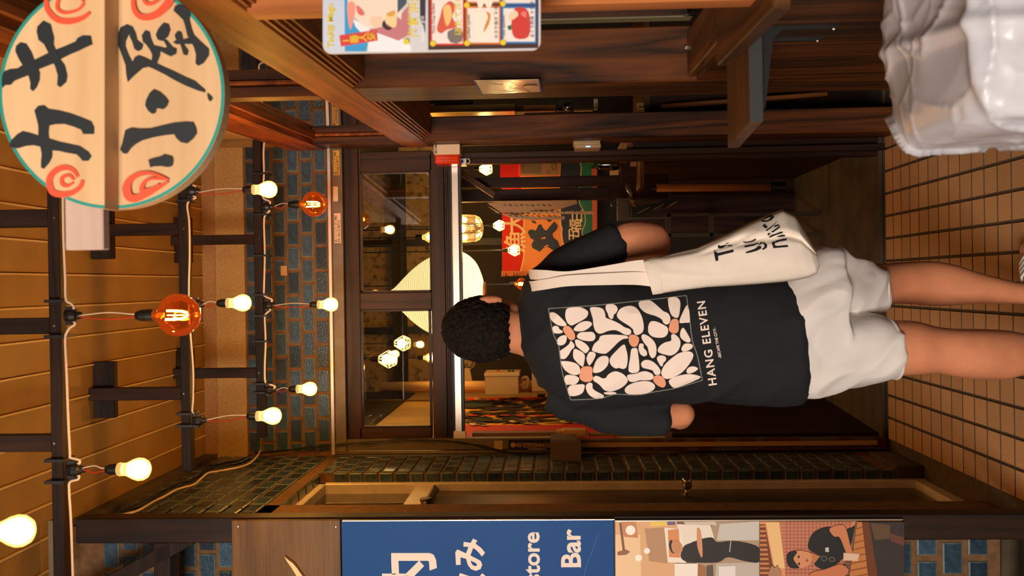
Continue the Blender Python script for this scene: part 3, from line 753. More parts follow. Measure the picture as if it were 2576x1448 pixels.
# ------------------------------------------------------------------ frame and boards on the street side, left
DS = 2.93
sf = thing('sign_frame', 'dark timber frame with diagonal brace carrying the sign boards', 'sign frame', (P(2290, 1330, DS).x, DS, 0))
zp = P(190, 1320, DS + .02).z
b = MB(); pA, pB = P(1300, 1298, DS + .02).x, P(1300, 1362, DS + .02).x
b.box((pB, DS + .02, 0), (pA, DS + .085, zp)); b.build('post', 'beamZ', sf, bevel=.003)
MB().box((-2.0, DS + .03, P(420, 1400, DS).z), (pB, DS + .08, P(376, 1400, DS).z)).build('rail', 'beam', sf, bevel=.003)
MB().box((-2.0, DS + .03, .03), (pB, DS + .08, .10)).build('rail', 'beam', sf, bevel=.003)
p, q = P(480, 1352, DS + .03), P(285, 1460, DS + .03); u = (p - q).normalized(); nn = V((-u.z, 0, u.x)) * .022
q = q - u * .3
MB().hexa([q - nn, q + nn, p + nn, p - nn], [v + V((0, .04, 0)) for v in (q - nn, q + nn, p + nn, p - nn)]).build('brace', 'beam', sf, bevel=.002)
MB().px(122, 1309, 136, 1470, DS + .02, DS + .06).build('top_plate', 'greypaint', sf)
M['board'] = wood('stained sign board', (88, 60, 26), (122, 86, 40), 'X', 12, .45, .2, 1.2)
wbd = thing('wooden_board', 'brown wooden board with a pale curved horn, next to the blue sign', 'board', P(858, 1380, DS))
MB().px(585, 1308, 858, 1640, DS + .004, DS + .018).build('panel', 'board', wbd, bevel=.0015)
g = scaled(620, 1180, 4.77)
hp = [P(x, y, DS - .012) for x, y in g([(452,1046),(500,1085),(560,1130),(610,1190),(650,1250),(700,1320),(760,1400),(790,1500),(700,1500),(660,1390),(600,1278),(540,1180),(490,1110)])]
MB().prism(hp, (0, .014, 0)).build('horn_cutout', mat('cream horn', (246, 206, 140), .45), wbd)
for x, y in ((598, 1324), (844, 1325)): MB().lathe([(0, .0), (.004, 0), (.003, .0025), (0, .003)], P(x, y, DS + .004), 10, (0, -1, 0)).build('screw', 'chrome', wbd)
bs = thing('blue_sign', 'blue sign board with white lettering, store and Bar, by the tiled wall', 'sign', P(1546, 1400, DS))
M['blue'] = mat('blue sign sheet', (10, 74, 138), .55, var=.04, scale=3, spec=.2)
MB().px(861, 1309, 1546, 1640, DS, DS + .016).build('panel', 'blue', bs, bevel=.001)
MB().px(861, 1307.3, 1546, 1309, DS - .001, DS + .016).build('edge_strip', 'alu', bs)
W_ = flat((244, 226, 208)); g = scaled(860, 1300, 3.68)
def letter(fn, k_=1):
    pr = Print(lambda x, y: P(x, y, DS)); pr.k = k_; fn(pr); return pr.build('letter', bs)
def niku(p):
    for q in ([(457,332),(815,332),(850,348),(872,395),(880,470),(812,494),(808,420),(800,404),(457,404)], [(457,404),(524,404),(530,530),(463,530)], [(580,535),(715,402),(762,452),(640,575),(560,575)], [(372,522),(590,522),(650,575),(372,575)], [(372,575),(450,575),(450,800),(372,800)], [(560,575),(640,575),(625,800),(560,800)]):
        p.poly(W_, g(q), lift=False)
letter(niku)
def mi(p):
    p.poly(W_, g([(1070,298),(1050,325),(1057,443),(1100,440),(1098,372),(1150,385),(1165,440),(1195,480),(1240,497),(1285,480),(1300,440),(1285,405),(1250,385),(1190,355),(1215,285),(1240,300),(1270,330),(1297,365),(1325,328),(1290,285),(1237,245),(1255,218),(1215,198),(1192,238),(1128,228),(1125,272),(1172,275),(1150,335)]))
    p.poly(M['blue'], g([(1190,403),(1230,418),(1253,437),(1245,452),(1220,450),(1203,432)]))
letter(mi)
split_islands(letter(lambda p: (p.poly(W_, g([(1075,570),(1093,517),(1188,548),(1170,600)])), p.poly(W_, g([(1260,565),(1300,518),(1340,552),(1290,600)])))))
split_islands(letter(lambda p: p.text(W_, 'store', 1355.5, 1337, 42, DS, 'RIGHT', .024, 1.03)))
split_islands(letter(lambda p: p.text(W_, 'Bar', 1458.5, 1332, 49, DS, 'RIGHT', .026, 1.03)))
pr = Print(lambda x, y: P(x, y, DS)); pr.stroke(flat((32, 96, 152)), [(1506, 1340), (1490, 1385), (1476, 1420), (1470, 1448)], 1.6); pr.build('scratch', bs)
# photo board ---------------------------------------------------------
pb = thing('photo_board', 'board printed with two photographs of men at a bar, under the blue sign', 'poster', P(2272, 1400, DS))
MB().px(1547, 1309, 2272, 1640, DS + .001, DS + .016).build('panel', flat((120, 90, 64)), pb, bevel=.001)
MB().px(1547, 1307.3, 2272, 1309, DS, DS + .016).build('edge_strip', 'alu', pb)
pr = Print(lambda x, y: P(x, y, DS + .001), step=.00008); g = scaled(1540, 1300, 3.435)
def gp(c, pts, sm=0): pr.poly(c, g(pts), sm)
E = 1100
gp((226,176,126), [(28,36),(560,36),(520,E),(32,E)]); gp((244,206,160), [(28,150),(240,150),(270,E),(32,E)]); gp((206,138,88), [(80,36),(205,36),(225,180),(100,170)])
gp((178,150,120), [(880,36),(1270,36),(1270,E),(760,E),(720,420)]); gp((206,200,190), [(930,60),(1270,36),(1270,200),(905,200)]); gp((196,186,172), [(900,400),(1270,390),(1270,E),(840,E)])
gp((240,228,210), [(560,60),(850,70),(880,180),(700,210),(560,300)]); gp((214,196,176), [(610,40),(890,36),(905,70),(640,64)])
gp((186,144,104), [(280,100),(455,90),(480,400),(320,380)]); gp((240,206,90), [(330,40),(470,40),(480,70),(330,80)]); gp((112,92,140), [(475,38),(545,38),(545,66),(478,68)])
gp((246,236,220), [(450,90),(590,100),(640,395),(480,390)]); gp((222,146,86), [(480,110),(575,100),(590,350),(490,345)])
gp((250,240,225), [(540,400),(740,400),(720,E),(540,E)]); gp((168,110,70), [(740,400),(810,430),(800,E),(730,E)]); gp((90,80,68), [(815,420),(870,410),(905,E),(800,E)])
gp((234,228,220), [(920,425),(1065,420),(1060,E),(925,E)])
for x, y, r in ((158, 112, 42), (228, 350, 30), (300, 290, 26)): pr.disc((255, 250, 236), 1540 + x / 3.435, 1300 + y / 3.435, r / 3.435)
gp((128, 84, 50), [(60,50),(80,50),(110,280),(90,290)]); gp((150,100,70), [(45,300),(120,280),(155,300),(120,325),(45,330)])
gp((30,26,24), [(590,330),(620,250),(700,215),(760,190),(860,175),(905,215),(1020,205),(1130,215),(1270,265),(1270,385),(1150,380),(1000,345),(910,390),(700,390),(620,375)], 4)
gp((206,140,98), [(500,215),(560,200),(600,235),(605,290),(560,315),(510,290)], 4); gp((32,24,20), [(490,245),(500,200),(520,205),(510,240),(520,290),(540,312),(510,300)], 4)
gp((214,150,106), [(735,90),(760,110),(775,200),(780,330),(765,340),(735,250),(730,140)], 4); gp((190,180,160), [(1020,205),(1028,205),(1018,300),(1010,300)])
gp((228,150,96), [(1274,36),(2100,36),(2000,300),(1900,E),(1274,E)])
gp((116,58,28), [(1274,60),(1320,60),(1390,430),(1420,E),(1274,E)])
for k in range(26): gp((206, 132, 76), [(1276, 70 + k * 40), (1320 + k * 4, 70 + k * 40), (1322 + k * 4, 88 + k * 40), (1276, 88 + k * 40)])
gp((240,196,130), [(1325,40),(1440,40),(1490,440),(1400,430)]); gp((200,126,94), [(1440,40),(2080,40),(2060,300),(1500,E),(1490,440)])
for k in range(24):
    yy = 56 + k * 30; gp((150, 86, 66), [(1450 + k * 3, yy), (2060, yy), (2060, yy + 4), (1450 + k * 3, yy + 4)])
for k in range(18):
    xx = 1500 + k * 32; gp((150, 86, 66), [(xx, 40), (xx + 5, 40), (xx + 5, E), (xx, E)])
gp((196,124,62), [(2110,36),(2170,36),(2300,E),(1960,E)]); 
for k in range(9): gp((150, 84, 38), [(2105 - k * 10, 90 + k * 60), (2200, 60 + k * 60), (2202, 72 + k * 60), (2103 - k * 10, 102 + k * 60)])
gp((110,56,26), [(2150,36),(2210,36),(2300,420),(2360,E),(2270,E)]); gp((52,44,38), [(2210,36),(2515,36),(2515,E),(2380,E)]); gp((96,72,46), [(2225,45),(2390,60),(2390,180),(2260,190)]); gp((104,60,44), [(2390,130),(2512,170),(2512,240),(2400,200)])
gp((22,20,20), [(1700,180),(1760,110),(1880,80),(1960,150),(2000,240),(2000,330),(1900,420),(1800,440),(1735,390),(1780,330),(1690,270)], 4)
gp((24,22,22), [(2020,100),(2090,75),(2050,260),(2000,330),(1960,200)])
gp((206,128,82), [(1870,95),(1960,60),(2010,90),(2050,240),(2070,300),(2020,310),(1960,170),(1910,160)], 4)
gp((198,120,76), [(1680,290),(1790,330),(1740,390),(1690,360)]); gp((216,144,100), [(1570,290),(1650,285),(1710,310),(1715,360),(1690,410),(1600,430),(1560,370)], 4)
gp((24,18,16), [(1500,370),(1510,310),(1570,285),(1590,300),(1560,350),(1590,400),(1610,430),(1560,435),(1520,420)], 4)
for x, y in ((1605, 335), (1608, 395)): pr.disc((40, 26, 20), 1540 + x / 3.435, 1300 + y / 3.435, 2.6, 3.6)
gp((168, 78, 60), [(1672, 348), (1690, 365), (1678, 382), (1664, 370)])
gp((200,120,76), [(1840,440),(1960,400),(2030,440),(2000,500),(1860,560),(1700,520),(1720,470)], 4); gp((224,190,160), [(1990,300),(2130,310),(2110,370),(1990,365)])
gp((200,196,186), [(1832,258),(1862,252),(1866,292),(1836,294)]); pr.stroke((140, 130, 120), g([(1795,335),(1830,330),(1845,360),(1815,368),(1795,335)]), 1.2); pr.stroke((140, 130, 120), g([(1865,345),(1900,340),(1915,365),(1880,372),(1865,345)]), 1.2)
gp((176,130,96), [(1340,E),(1345,470),(1400,430),(1450,470),(1530,E)], 2)
pr.build('photo_print', pb)
# ------------------------------------------------------------------ laminated menu, top right
DM = 1.56
mp_ = thing('menu_poster', 'laminated colour food menu with rounded corners hung by the timber wall', 'poster', P(1358, 60, DM))
k = .0175        # the sheet hangs very slightly askew
def rr(x0, y0, x1, y1, r, tl):
    out = []
    for cx_, cy_, a in ((x0 + r, y1 - r, 90), (x1 - r, y1 - r, 0), (x1 - r, y0 + r, -90), (x0 + r, y0 + r, -180)):
        for i in range(7):
            t = math.radians(a + (90 - 15 * i if False else 0) + (90 * (6 - i) / 6)); out.append((cx_ + r * math.cos(t), cy_ + r * math.sin(t) - tl * (cx_ - 810)))
    return out
sheet = rr(812, -420, 1360, 136, 22, k)
MB().prism([P(x, y, DM) for x, y in sheet], (0, .003, 0)).build('sheet', mat('laminate', (206, 202, 202), .25), mp_)
pr = Print(lambda x, y: P(x, y - k * (x - 810), DM), step=.0001); g = scaled(800, 0, 4.441)
def gm(c, pts, sm=0): pr.poly(c, [(x, y + k * (x - 810)) for x, y in g(pts)], sm)
T = -1700
gm((196,206,222), [(50,T),(290,T),(300,575),(180,590),(80,560),(55,400)]); gm((58,152,206), [(285,T),(520,T),(560,480),(540,575),(300,575)]); gm((230,232,236), [(380,200),(480,260),(600,330),(1000,450),(1060,575),(560,575),(560,450),(420,300)])
gm((190,120,126), [(560,330),(720,300),(900,200),(1010,60),(1030,380),(900,455)]); gm((236,214,196), [(330,60),(450,T),(900,T),(940,60),(880,170),(760,200),(700,300),(560,310),(400,190)], 3); gm((236,200,170), [(590,190),(720,190),(700,290),(640,315),(590,270)], 3)
gm((210,110,104), [(430,60),(500,110),(520,170),(450,160)], 3); gm((232,150,130), [(325,60),(390,20),(420,100),(380,300),(350,310)], 3); gm((236,206,150), [(750,180),(860,130),(880,260),(850,310),(780,270)], 3); gm((214,160,70), [(770,150),(860,120),(850,175),(790,185)], 3)
gm((54,40,38), [(740,225),(770,290),(830,315),(780,340),(715,290)], 2); gm((70,84,96), [(880,T),(970,T),(990,40),(890,150)])
gm((206,66,62), [(240,398),(655,335),(668,455),(258,522)])
gm((206,206,210), [(1010,T),(1230,T),(1230,575),(1040,575)]); gm((58,52,54), [(1130,T),(1225,T),(1200,380),(1140,200)]); gm((66,44,36), [(1230,T),(2470,T),(2460,540),(1235,560)])
yl = (222, 200, 44)
pr.text(flat(yl), 'Tsukiji Magu', 839, 122, 16, DM, 'LEFT', .03)
for i, ch in enumerate('1番人気'): pr.text(flat(yl), ch, 879 + i * 21.5, 104 - i * 3.6, 17, DM, 'CENTER', .014)
pr.text(flat(yl), '海鮮浜焼盛', 1052, 101, 22, DM, 'LEFT', .014); pr.text(flat((240, 240, 240)), 'Seafood grill', 1068, 108, 9, DM)
for (x0, y0, x1, y1, c) in ((1255, -300, 1635, 510, (206, 48, 42)), (1650, 70, 2040, 500, (206, 110, 40)), (1650, -500, 2040, 45, (206, 110, 40)), (2050, 75, 2440, 490, (48, 118, 184)), (2050, -500, 2440, 60, (48, 118, 184))):
    gm(c, [(x0, y0), (x1, y0), (x1, y1), (x0, y1)]); gm((232, 222, 214), [(x0 + 22, y0 + 24), (x1 - 16, y0 + 24), (x1 - 16, y1 - 20), (x0 + 22, y1 - 20)])
gm((206,90,66), [(1330,330),(1370,180),(1400,80),(1480,20),(1540,90),(1500,200),(1560,300),(1440,340),(1380,380)], 3); gm((236,190,120), [(1400,100),(1470,60),(1500,180),(1440,300)], 3); gm((120,110,104), [(1450,360),(1600,320),(1610,470),(1480,480)], 2)
gm((244,228,210), [(1740,170),(1850,130),(1960,160),(1980,300),(1900,440),(1780,420)], 3); gm((206,136,70), [(1880,140),(1930,170),(1910,280),(1850,370),(1870,280),(1900,200)], 3)
gm((200,60,52), [(2200,100),(2330,110),(2370,240),(2350,420),(2200,430),(2160,280)], 3); gm((226,206,170), [(2120,200),(2200,120),(2240,180),(2150,240)], 2); gm((30,110,60), [(2115,300),(2165,285),(2160,340),(2130,345)]); gm((220,120,110), [(2260,160),(2320,130),(2330,210)], 2)
gm((244,228,210), [(1760,T),(1920,T),(1960,10),(1860,40),(1770,10)], 2)
pr.text(flat(yl), 'ほたて海老', 1161, 97, 15, DM, 'LEFT', .014); pr.text(flat((120, 60, 50)), 'Thick Chop Grilled', 1095, 92, 7, DM)
for x, s_ in ((1183, 'Grilled oyster'), (1253, 'ホタテ焼き ￥1000'), (1271, 'Tuna sashimi'), (1343, 'まぐろ刺身 ￥1500')): pr.text(flat((90, 84, 84)), s_, x, 107, 8, DM)
for x, y in ((1288, 495), (1668, 490), (2070, 482), (990, 475), (1665, 68), (2068, 52)): pr.disc(yl, 800 + x / 4.441, y / 4.441 + k * (800 + x / 4.441 - 810), 7.2)
pr.build('menu_print', mp_)
# ------------------------------------------------------------------ fittings on the entrance
t = thing('alarm_siren', 'square alarm box with white cover and clear red lens, at the doorway corner', 'alarm', P(1157, 385, 4.30))
MB().px(1091, 362, 1157, 388, 4.30, D - .01).build('cover', flat((226, 200, 166), .4), t, bevel=.003)
MB().px(1093, 388, 1157, 412, 4.315, D - .01).build('lens', mat('red lens', (206, 48, 8), .12, spec=.8), t, bevel=.006)
for q in (396, 402, 407): MB().px(1100, q, 1150, q + 1.6, 4.313, 4.32).build('lens_rib', mat('lens rib', (236, 96, 40), .15), t)
pr = Print(lambda x, y: P(x, y, 4.30)); pr.text((20, 22, 60), 'SECOM', 1099.5, 386.5, 6.2, 4.30, 'LEFT', .03, .82); pr.build('lettering', t)
t = thing('door_bell', 'small white square door chime with a ring, under the alarm box', 'door bell', P(1172, 406, D - .02))
MB().px(1155, 398, 1173, 415, D - .03, D + .03).build('case', flat((226, 214, 196), .4), t, bevel=.002)
MB().lathe([(.011, -.003), (.0135, 0), (.011, .003), (.0085, 0), (.011, -.003)], P(1176, 405, D - .01), 16, (0, -1, 0)).build('ring', 'alulight', t, smooth=True)
MB().px(1159, 402, 1166, 410, D - .032, D - .028).build('badge', flat((60, 70, 110)), t)
t = thing('door_sensor', 'small cream ribbed sensor box with a blue light on the door post', 'sensor', P(1510, 362, 4.32))
MB().px(1443, 350, 1510, 362, 4.30, 4.42).build('case', flat((206, 178, 132), .4), t, bevel=.002)
MB().px(1446, 362, 1512, 372, 4.30, 4.42).build('front', flat((190, 160, 120), .3), t, bevel=.003)
for q in range(4): MB().px(1444, 351 + q * 2.6, 1509, 352 + q * 2.6, 4.298, 4.302).build('rib', flat((150, 122, 86)), t)
MB().px(1474, 367, 1485, 369.5, 4.296, 4.302).build('indicator', emit('blue indicator', (120, 160, 255), 3.0), t)
# paper notice taped on the timber post
def wallR(x, y, off=.003):
    lo, hi = 1.2, 4.6
    for _ in range(40):
        m = (lo + hi) / 2; p = P(x, y, m)
        if p.x > XW(m) - off: hi = m
        else: lo = m
    return P(x, y, lo)
n = tag(MB().prism([wallR(x, y) for x, y in [(1192, 203), (1355, 200), (1363, 231), (1212, 237)]], (.001, 0, 0)).build('paper_notice', mat('glossy paper', (206, 176, 142), .2)), 'glossy white paper notice taped with blue on the timber post', 'notice')
pr = Print(lambda x, y: wallR(x, y, .004), V((-1, 0, 0)))
pr.poly((40, 66, 130), [(1354, 200), (1358, 200), (1364, 231), (1359, 231)]); pr.poly((40, 66, 130), [(1191, 203), (1194, 203), (1213, 236), (1209, 237)])
pr.stroke((170, 60, 30), [(1272, 202), (1310, 218), (1335, 232)], 1.4)
pr.stroke((40, 30, 26), [(1310, 220), (1280, 219), (1300, 224), (1270, 231), (1240, 230), (1250, 226), (1275, 228), (1318, 226)], 1.2); pr.stroke((40, 30, 26), [(1234, 208), (1250, 210), (1266, 210)], 1.2)
pr.stroke((60, 46, 36), [(1315, 214), (1330, 211), (1352, 212)], 3)
pr.build('handwriting', n)
# stickers on the shutter box and jamb
def sticker(x0, y0, x1, y1, c, label, name='sticker', d=D - .021):
    o = MB().px(x0, y0, x1, y1, d - .0008, d).build(name, flat(c, .35)); return tag(o, label, 'sticker')
for (x0, y0, x1, y1, c, lb) in ((837, 283, 852, 330, (222, 168, 60), 'yellow phone sticker on the shutter box, partly hidden by the timber rail'), (839, 378, 854, 440, (222, 168, 60), 'larger yellow phone sticker on the shutter box, between the timber rail and the blank label'), (841, 536, 857, 611, (222, 196, 160), 'white phone sticker on the shutter box, on the bulb side of the blank label')):
    o = sticker(x0, y0, x1, y1, c, lb)
    pr = Print(lambda x, y: P(x, y, D - .022)); pr.text((30, 24, 20), '03-3613-8712', x1 - 1.5, y1 - 2, 6.2, D, 'LEFT', .015, .95 * (y1 - y0) / 62); pr.text((30, 24, 20), '重いシャッターすぐ電話', x0 + 6.8, y1 - 2, 4.6, D, 'LEFT', .01, .80 * (y1 - y0) / 62); pr.build('lettering', o)
sticker(838, 469, 850, 506, (226, 206, 172), 'blank worn white label on the shutter box')
o = sticker(1243, 1108, 1264, 1133, (190, 160, 110), 'torn remains of a paper sticker on the grey jamb', d=D - .011)
o = sticker(1279, 1105, 1386, 1132, (34, 28, 24), 'black sticker with gold characters on the grey jamb', d=D - .011)
pr = Print(lambda x, y: P(x, y, D - .0125))
def vtext(c, s, x, y, px_, step): 
    for i, ch in enumerate(s): pr.text(c, ch, x + i * step, y, px_, D, 'CENTER')
vtext((190, 140, 70), '暴力団排除宣言の店', 1308, 1119, 9.5, 9.8); vtext((216, 206, 190), '防犯協会連合会', 1334, 1129, 4.6, 6.6)
pr.poly((190, 140, 70), [(1291 + (8 if i % 2 else 5) * math.cos(i * math.pi / 8), 1118 + (8 if i % 2 else 5) * math.sin(i * math.pi / 8)) for i in range(16)])
pr.build('lettering', o)
tp = tag(MB().px(706, 668, 722, 693, D - .009, D - .0078).build('tape_scrap', flat((196, 158, 112), .2)), 'torn scrap of clear tape stuck on the blue tiles', 'tape')
# clear leaflet holder on the tiled pillar
t = thing('leaflet_holder', 'empty clear plastic leaflet box on the tiled pillar edge', 'holder', P(1462, 1135, 4.3))
M['acryl'] = mat('smoky acrylic', (112, 98, 74), .25)
MB().px(1385, 1104, 1452, 1108, 4.26, D - .02).build('side', 'acryl', t); MB().px(1385, 1108, 1462, 1165, 4.255, 4.262).build('front', 'acryl', t)
MB().px(1385, 1106, 1389, 1165, 4.262, D - .03).build('lip', 'acryl', t); MB().px(1456, 1120, 1462, 1168, 4.262, D - .03).build('floor', mat('dull acrylic', (96, 84, 64), .3), t)
MB().px(1386, 1106, 1454, 1164, D - .04, D - .03).build('back', mat('smoky back', (92, 82, 62), .35), t)
# ------------------------------------------------------------------ flap shelf on the right wall
t = thing('folding_shelf', 'dark stained flap shelf on iron brackets, sticking out of the timber wall', 'shelf', (.42, 2.0, 1.07))
zt = 1.102; n0 = PZ(1886, 307, zt); n1 = PZ(1882, 66, zt); f0 = PZ(1831, 372, zt)
n1 = V((XW(n1.y) + .005, n1.y, zt)); f1 = V((XW(f0.y) + .005, f0.y, zt))
dz = V((0, 0, -.026)); q = [V((v.x, v.y, zt)) for v in (n0, n1, f1, f0)]
MB().hexa([v + dz for v in q], q).build('board', 'shopX', t, bevel=.0015)
edge = (n1 - n0).normalized(); back = (f0 - n0).normalized()
MB().hexa([q[0] + dz - back * .003, q[1] + dz - back * .003, q[1] + dz, q[0] + dz], [q[0] - back * .003, q[1] - back * .003, q[1], q[0]]).build('end_strip', mat('slate edging', (52, 54, 54), .4), t)
for f in (.12, .62):
    a = n1.lerp(f1, f); b_ = a - V((.17, 0, 0)); dn = V((0, 0, -.17))
    a = a + dz; b_ = b_ + dz
    o = MB().prism([a + V((-.004, 0, 0)), b_ + V((0, 0, 0)), b_ + V((.0, 0, -.012)), a + V((-.03, 0, -.03)), a + V((-.012, 0, -.05)), a + dn * .9 + V((-.012, 0, 0)), a + dn + V((-.004, 0, 0))], (0, .012, 0)).build('bracket', 'black', t)
    MB().lathe([(0, 0), (.005, 0), (.004, .003), (0, .003)], a + dn * .9 + V((-.012, .006, 0)), 8, (-1, 0, 0)).build('screw', 'chrome', o)
# ------------------------------------------------------------------ lamps inside
def lathe_thing(name, label, cat, c, parts, group=None):
    t = thing(name, label, cat, c, group)
    for nm, m, prof, sm in parts: MB().lathe(prof, c, 32).build(nm, m, t, smooth=sm)
    return t
M['paper'] = mat('lantern paper', (250, 240, 206), .8)
pb_ = M['paper'].node_tree.nodes['Principled BSDF']
pb_.inputs['Emission Color'].default_value = lin((255, 234, 172)); pb_.inputs['Emission Strength'].default_value = 1.9
dl = 5.0; s = S(dl)
top = P(942, 745, dl); prof_px = [(4, 945), (5, 958), (10, 975), (22, 995), (42, 1015), (66, 1040), (88, 1070), (102, 1100), (110, 1125), (112, 1145), (109, 1165), (98, 1185), (78, 1203), (46, 1216), (30, 1219)]
pts = catmull([(r * s, -(x - 942) * s) for r, x in prof_px], False, 4); prof = []
for i, p in enumerate(pts): prof.append((p.x, p.y))
t = thing('paper_lantern', 'large glowing white onion-shaped paper lantern hanging inside the doorway', 'lantern', top)
MB().lathe(prof, top, 40).build('shade', 'paper', t, smooth=True)
b = MB(); z = -16 * s
for i in range(46):
    z = -(16 + i * 5.7) * s
    for j in range(len(prof) - 1):
        if prof[j][1] >= z >= prof[j + 1][1]:
            r = prof[j][0] + (prof[j + 1][0] - prof[j][0]) * (z - prof[j][1]) / (prof[j + 1][1] - prof[j][1] or 1)
            b.lathe([(r + .0008, .0007), (r + .0022, 0), (r + .0008, -.0007)], top + V((0, 0, z)), 40); break
o = b.build('ribs', mat('lantern rib', (226, 200, 140), .6), t); o['kind'] = 'stuff'
MB().lathe([(0, -277 * s), (32 * s, -277 * s), (32 * s, -283 * s), (0, -283 * s)], top, 24).build('base_ring', 'trimwood', t)
MB().tube([top, V((top.x, top.y, 3.1))], .004, 6).build('cord', 'black', t)
M['core2'] = emit('caged bulb', (255, 206, 130), 210.0)
M['cagewire'] = mat('pale cage wire', (236, 226, 170), .4); 
def caged(x, y, d, r_px, label, up_to=3.1, glow='core2'):
    c = P(x, y, d); s = S(d); r = r_px * s
    t = thing('caged_lamp', label, 'lamp', c, 'caged bulbs inside the restaurant')
    MB().lathe([(0, .6 * r), (.3 * r, .55 * r), (.5 * r, .2 * r), (.52 * r, -.05 * r), (.36 * r, -.4 * r), (0, -.52 * r)], c, 18).build('bulb', glow, t, smooth=True)
    MB().lathe([(0, 1.9 * r), (.26 * r, 1.85 * r), (.34 * r, 1.0 * r), (.0, .95 * r)], c, 12).build('socket', 'black', t)
    for i in range(8):
        a = 2 * math.pi * i / 8; u = V((math.cos(a), math.sin(a), 0))
        MB().tube([c + u * (.34 * r) + V((0, 0, 1.0 * r)), c + u * r + V((0, 0, -.1 * r)), c + u * (.62 * r) + V((0, 0, -.95 * r))], .055 * r, 5).build('cage_wire', 'cagewire', t)
    b = MB()
    for rr_, zz in ((1.0, -.1), (.62, -.95), (.8, -.52)): b.lathe([((rr_ - .05) * r, zz * r), (rr_ * r, (zz + .05) * r), ((rr_ + .05) * r, zz * r), (rr_ * r, (zz - .05) * r), ((rr_ - .05) * r, zz * r)], c, 20)
    b.build('cage_ring', 'cagewire', t)
    MB().tube([c + V((0, 0, 1.8 * r)), V((c.x, c.y, up_to))], .004, 5).build('cord', 'black', t)
caged(1222, 425, 6.3, 16, 'caged bulb seen between the red box and the dark posts', 2.69)
caged(1255, 567, 6.0, 14, 'caged bulb hanging below the ribbed pendant shade', 3.1)
caged(1293, 629, 5.7, 15, 'caged bulb hanging before the orange part of the banner', 3.1)
caged(1012, 863, 5.6, 20, 'caged bulb behind the transom pane, the one next to the paper lantern', 3.1)
caged(975, 903, 5.2, 23, 'caged bulb behind the transom pane, the larger one, farther from the lantern', 3.1)
def plain(x, y, d, r_px, label, to=3.1):
    c = P(x, y, d); r = r_px * S(d)
    t = thing('pendant_bulb', label, 'light bulb', c)
    MB().lathe([(0, -r), (.7 * r, -.7 * r), (r, 0), (.8 * r, .6 * r), (.4 * r, 1.2 * r), (.35 * r, 1.6 * r)], c, 20).build('glass', 'bulbglass', t, smooth=True)
    MB().lathe([(0, -.6 * r), (.5 * r, -.3 * r), (.5 * r, .4 * r), (0, .9 * r)], c, 14).build('filament', 'core2', t, smooth=True)
    MB().lathe([(0, 2.6 * r), (.42 * r, 2.5 * r), (.42 * r, 1.5 * r), (0, 1.5 * r)], c, 12).build('socket', 'black', t)
    MB().tube([c + V((0, 0, 2.4 * r)), V((c.x, c.y, to))], .004, 5).build('cord', 'black', t)
plain(1088, 596, 6.4, 17, 'bare bulb half hidden by the door rail, between lantern and timber wall'); plain(1086, 899, 6.4, 14, 'bare bulb half hidden by the door rail, between lantern and cream wall')
c = P(1308, 714, 5.9); s = S(5.9)
t = thing('globe_bulb', 'amber bulb hanging inside, just over the shoulder strap', 'light bulb', c)
MB().lathe([(6 * s, 14 * s), (6.5 * s, 9 * s), (13 * s, 4 * s), (16 * s, -4 * s), (12 * s, -13 * s), (0, -17 * s)], c, 20).build('glass', 'amberglass', t, smooth=True)
MB().tube([c + V((-.006, 0, .01)), c + V((-.006, 0, -.02)), c + V((.006, 0, -.02)), c + V((.006, 0, .01))], .004, 6).build('filament', 'fil', t, smooth=True)
MB().lathe([(0, 26 * s), (6 * s, 26 * s), (6.5 * s, 13 * s), (0, 13 * s)], c, 12).build('socket', 'black', t); MB().tube([c + V((0, 0, 25 * s)), V((c.x, c.y, 3.1))], .004, 5).build('cord', 'black', t)
# ribbed glass pendant
c = P(1150, 575, 5.5); s = S(5.5)
t = thing('pendant_lamp', 'ribbed glass pendant shade with upright flutes, next to the paper lantern', 'lamp', c)
b = MB(); n = 96; prof = [(31, 30), (34, 10), (34, -30), (33, -45), (28, -57), (18, -63), (6, -66)]; k = 0
rings = [[c + V((math.cos(2 * math.pi * j / n), math.sin(2 * math.pi * j / n), 0)) * (r * s * (1 + (.025 if j % 2 else 0))) + V((0, 0, h * s)) for j in range(n)] for r, h in prof]
b.loft(rings, cap=False); b.build('shade', clear('ribbed glass', (220, 190, 140), .06, .16, (255, 190, 110), .12), t)
MB().lathe([(0, 8 * s), (8 * s, 6 * s), (12 * s, -6 * s), (8 * s, -18 * s), (0, -22 * s)], c, 16).build('bulb', 'core2', t, smooth=True)
MB().lathe([(0, 40 * s), (24 * s, 38 * s), (32 * s, 28 * s), (0, 28 * s)], c, 20).build('cap', 'black', t); MB().tube([c + V((0, 0, 38 * s)), V((c.x, c.y, 3.1))], .005, 6).build('cord', 'black', t)
# ------------------------------------------------------------------ festival banners
def cloth_panel(name, label, at, x0, x1, y0, y1, nx=24, ny=24, ripple=.006, mt=None, nrm=V((0, -1, 0))):
    b = MB(); vs = []
    for i in range(nx + 1):
        for j in range(ny + 1):
            p = at(x0 + (x1 - x0) * i / nx, y0 + (y1 - y0) * j / ny)
            vs.append(p + nrm * (ripple * math.sin(j * .9 + i * .15)))
    b.add(vs, [(i * (ny + 1) + j, (i + 1) * (ny + 1) + j, (i + 1) * (ny + 1) + j + 1, i * (ny + 1) + j + 1) for i in range(nx) for j in range(ny)])
    return tag(b.build(name, mt, smooth=True), label, 'banner')
db = 6.4
R1, O1, N1, G1, Cr = (206, 34, 8), (226, 128, 18), (22, 24, 34), (20, 96, 50), (232, 190, 120)
fb = cloth_panel('festival_banner', 'red, orange and black festival banner with big characters, facing the door', lambda x, y: P(x, y, db), 1263, 1502, 396, 682, 6, 6, 0, flat(R1, .8))
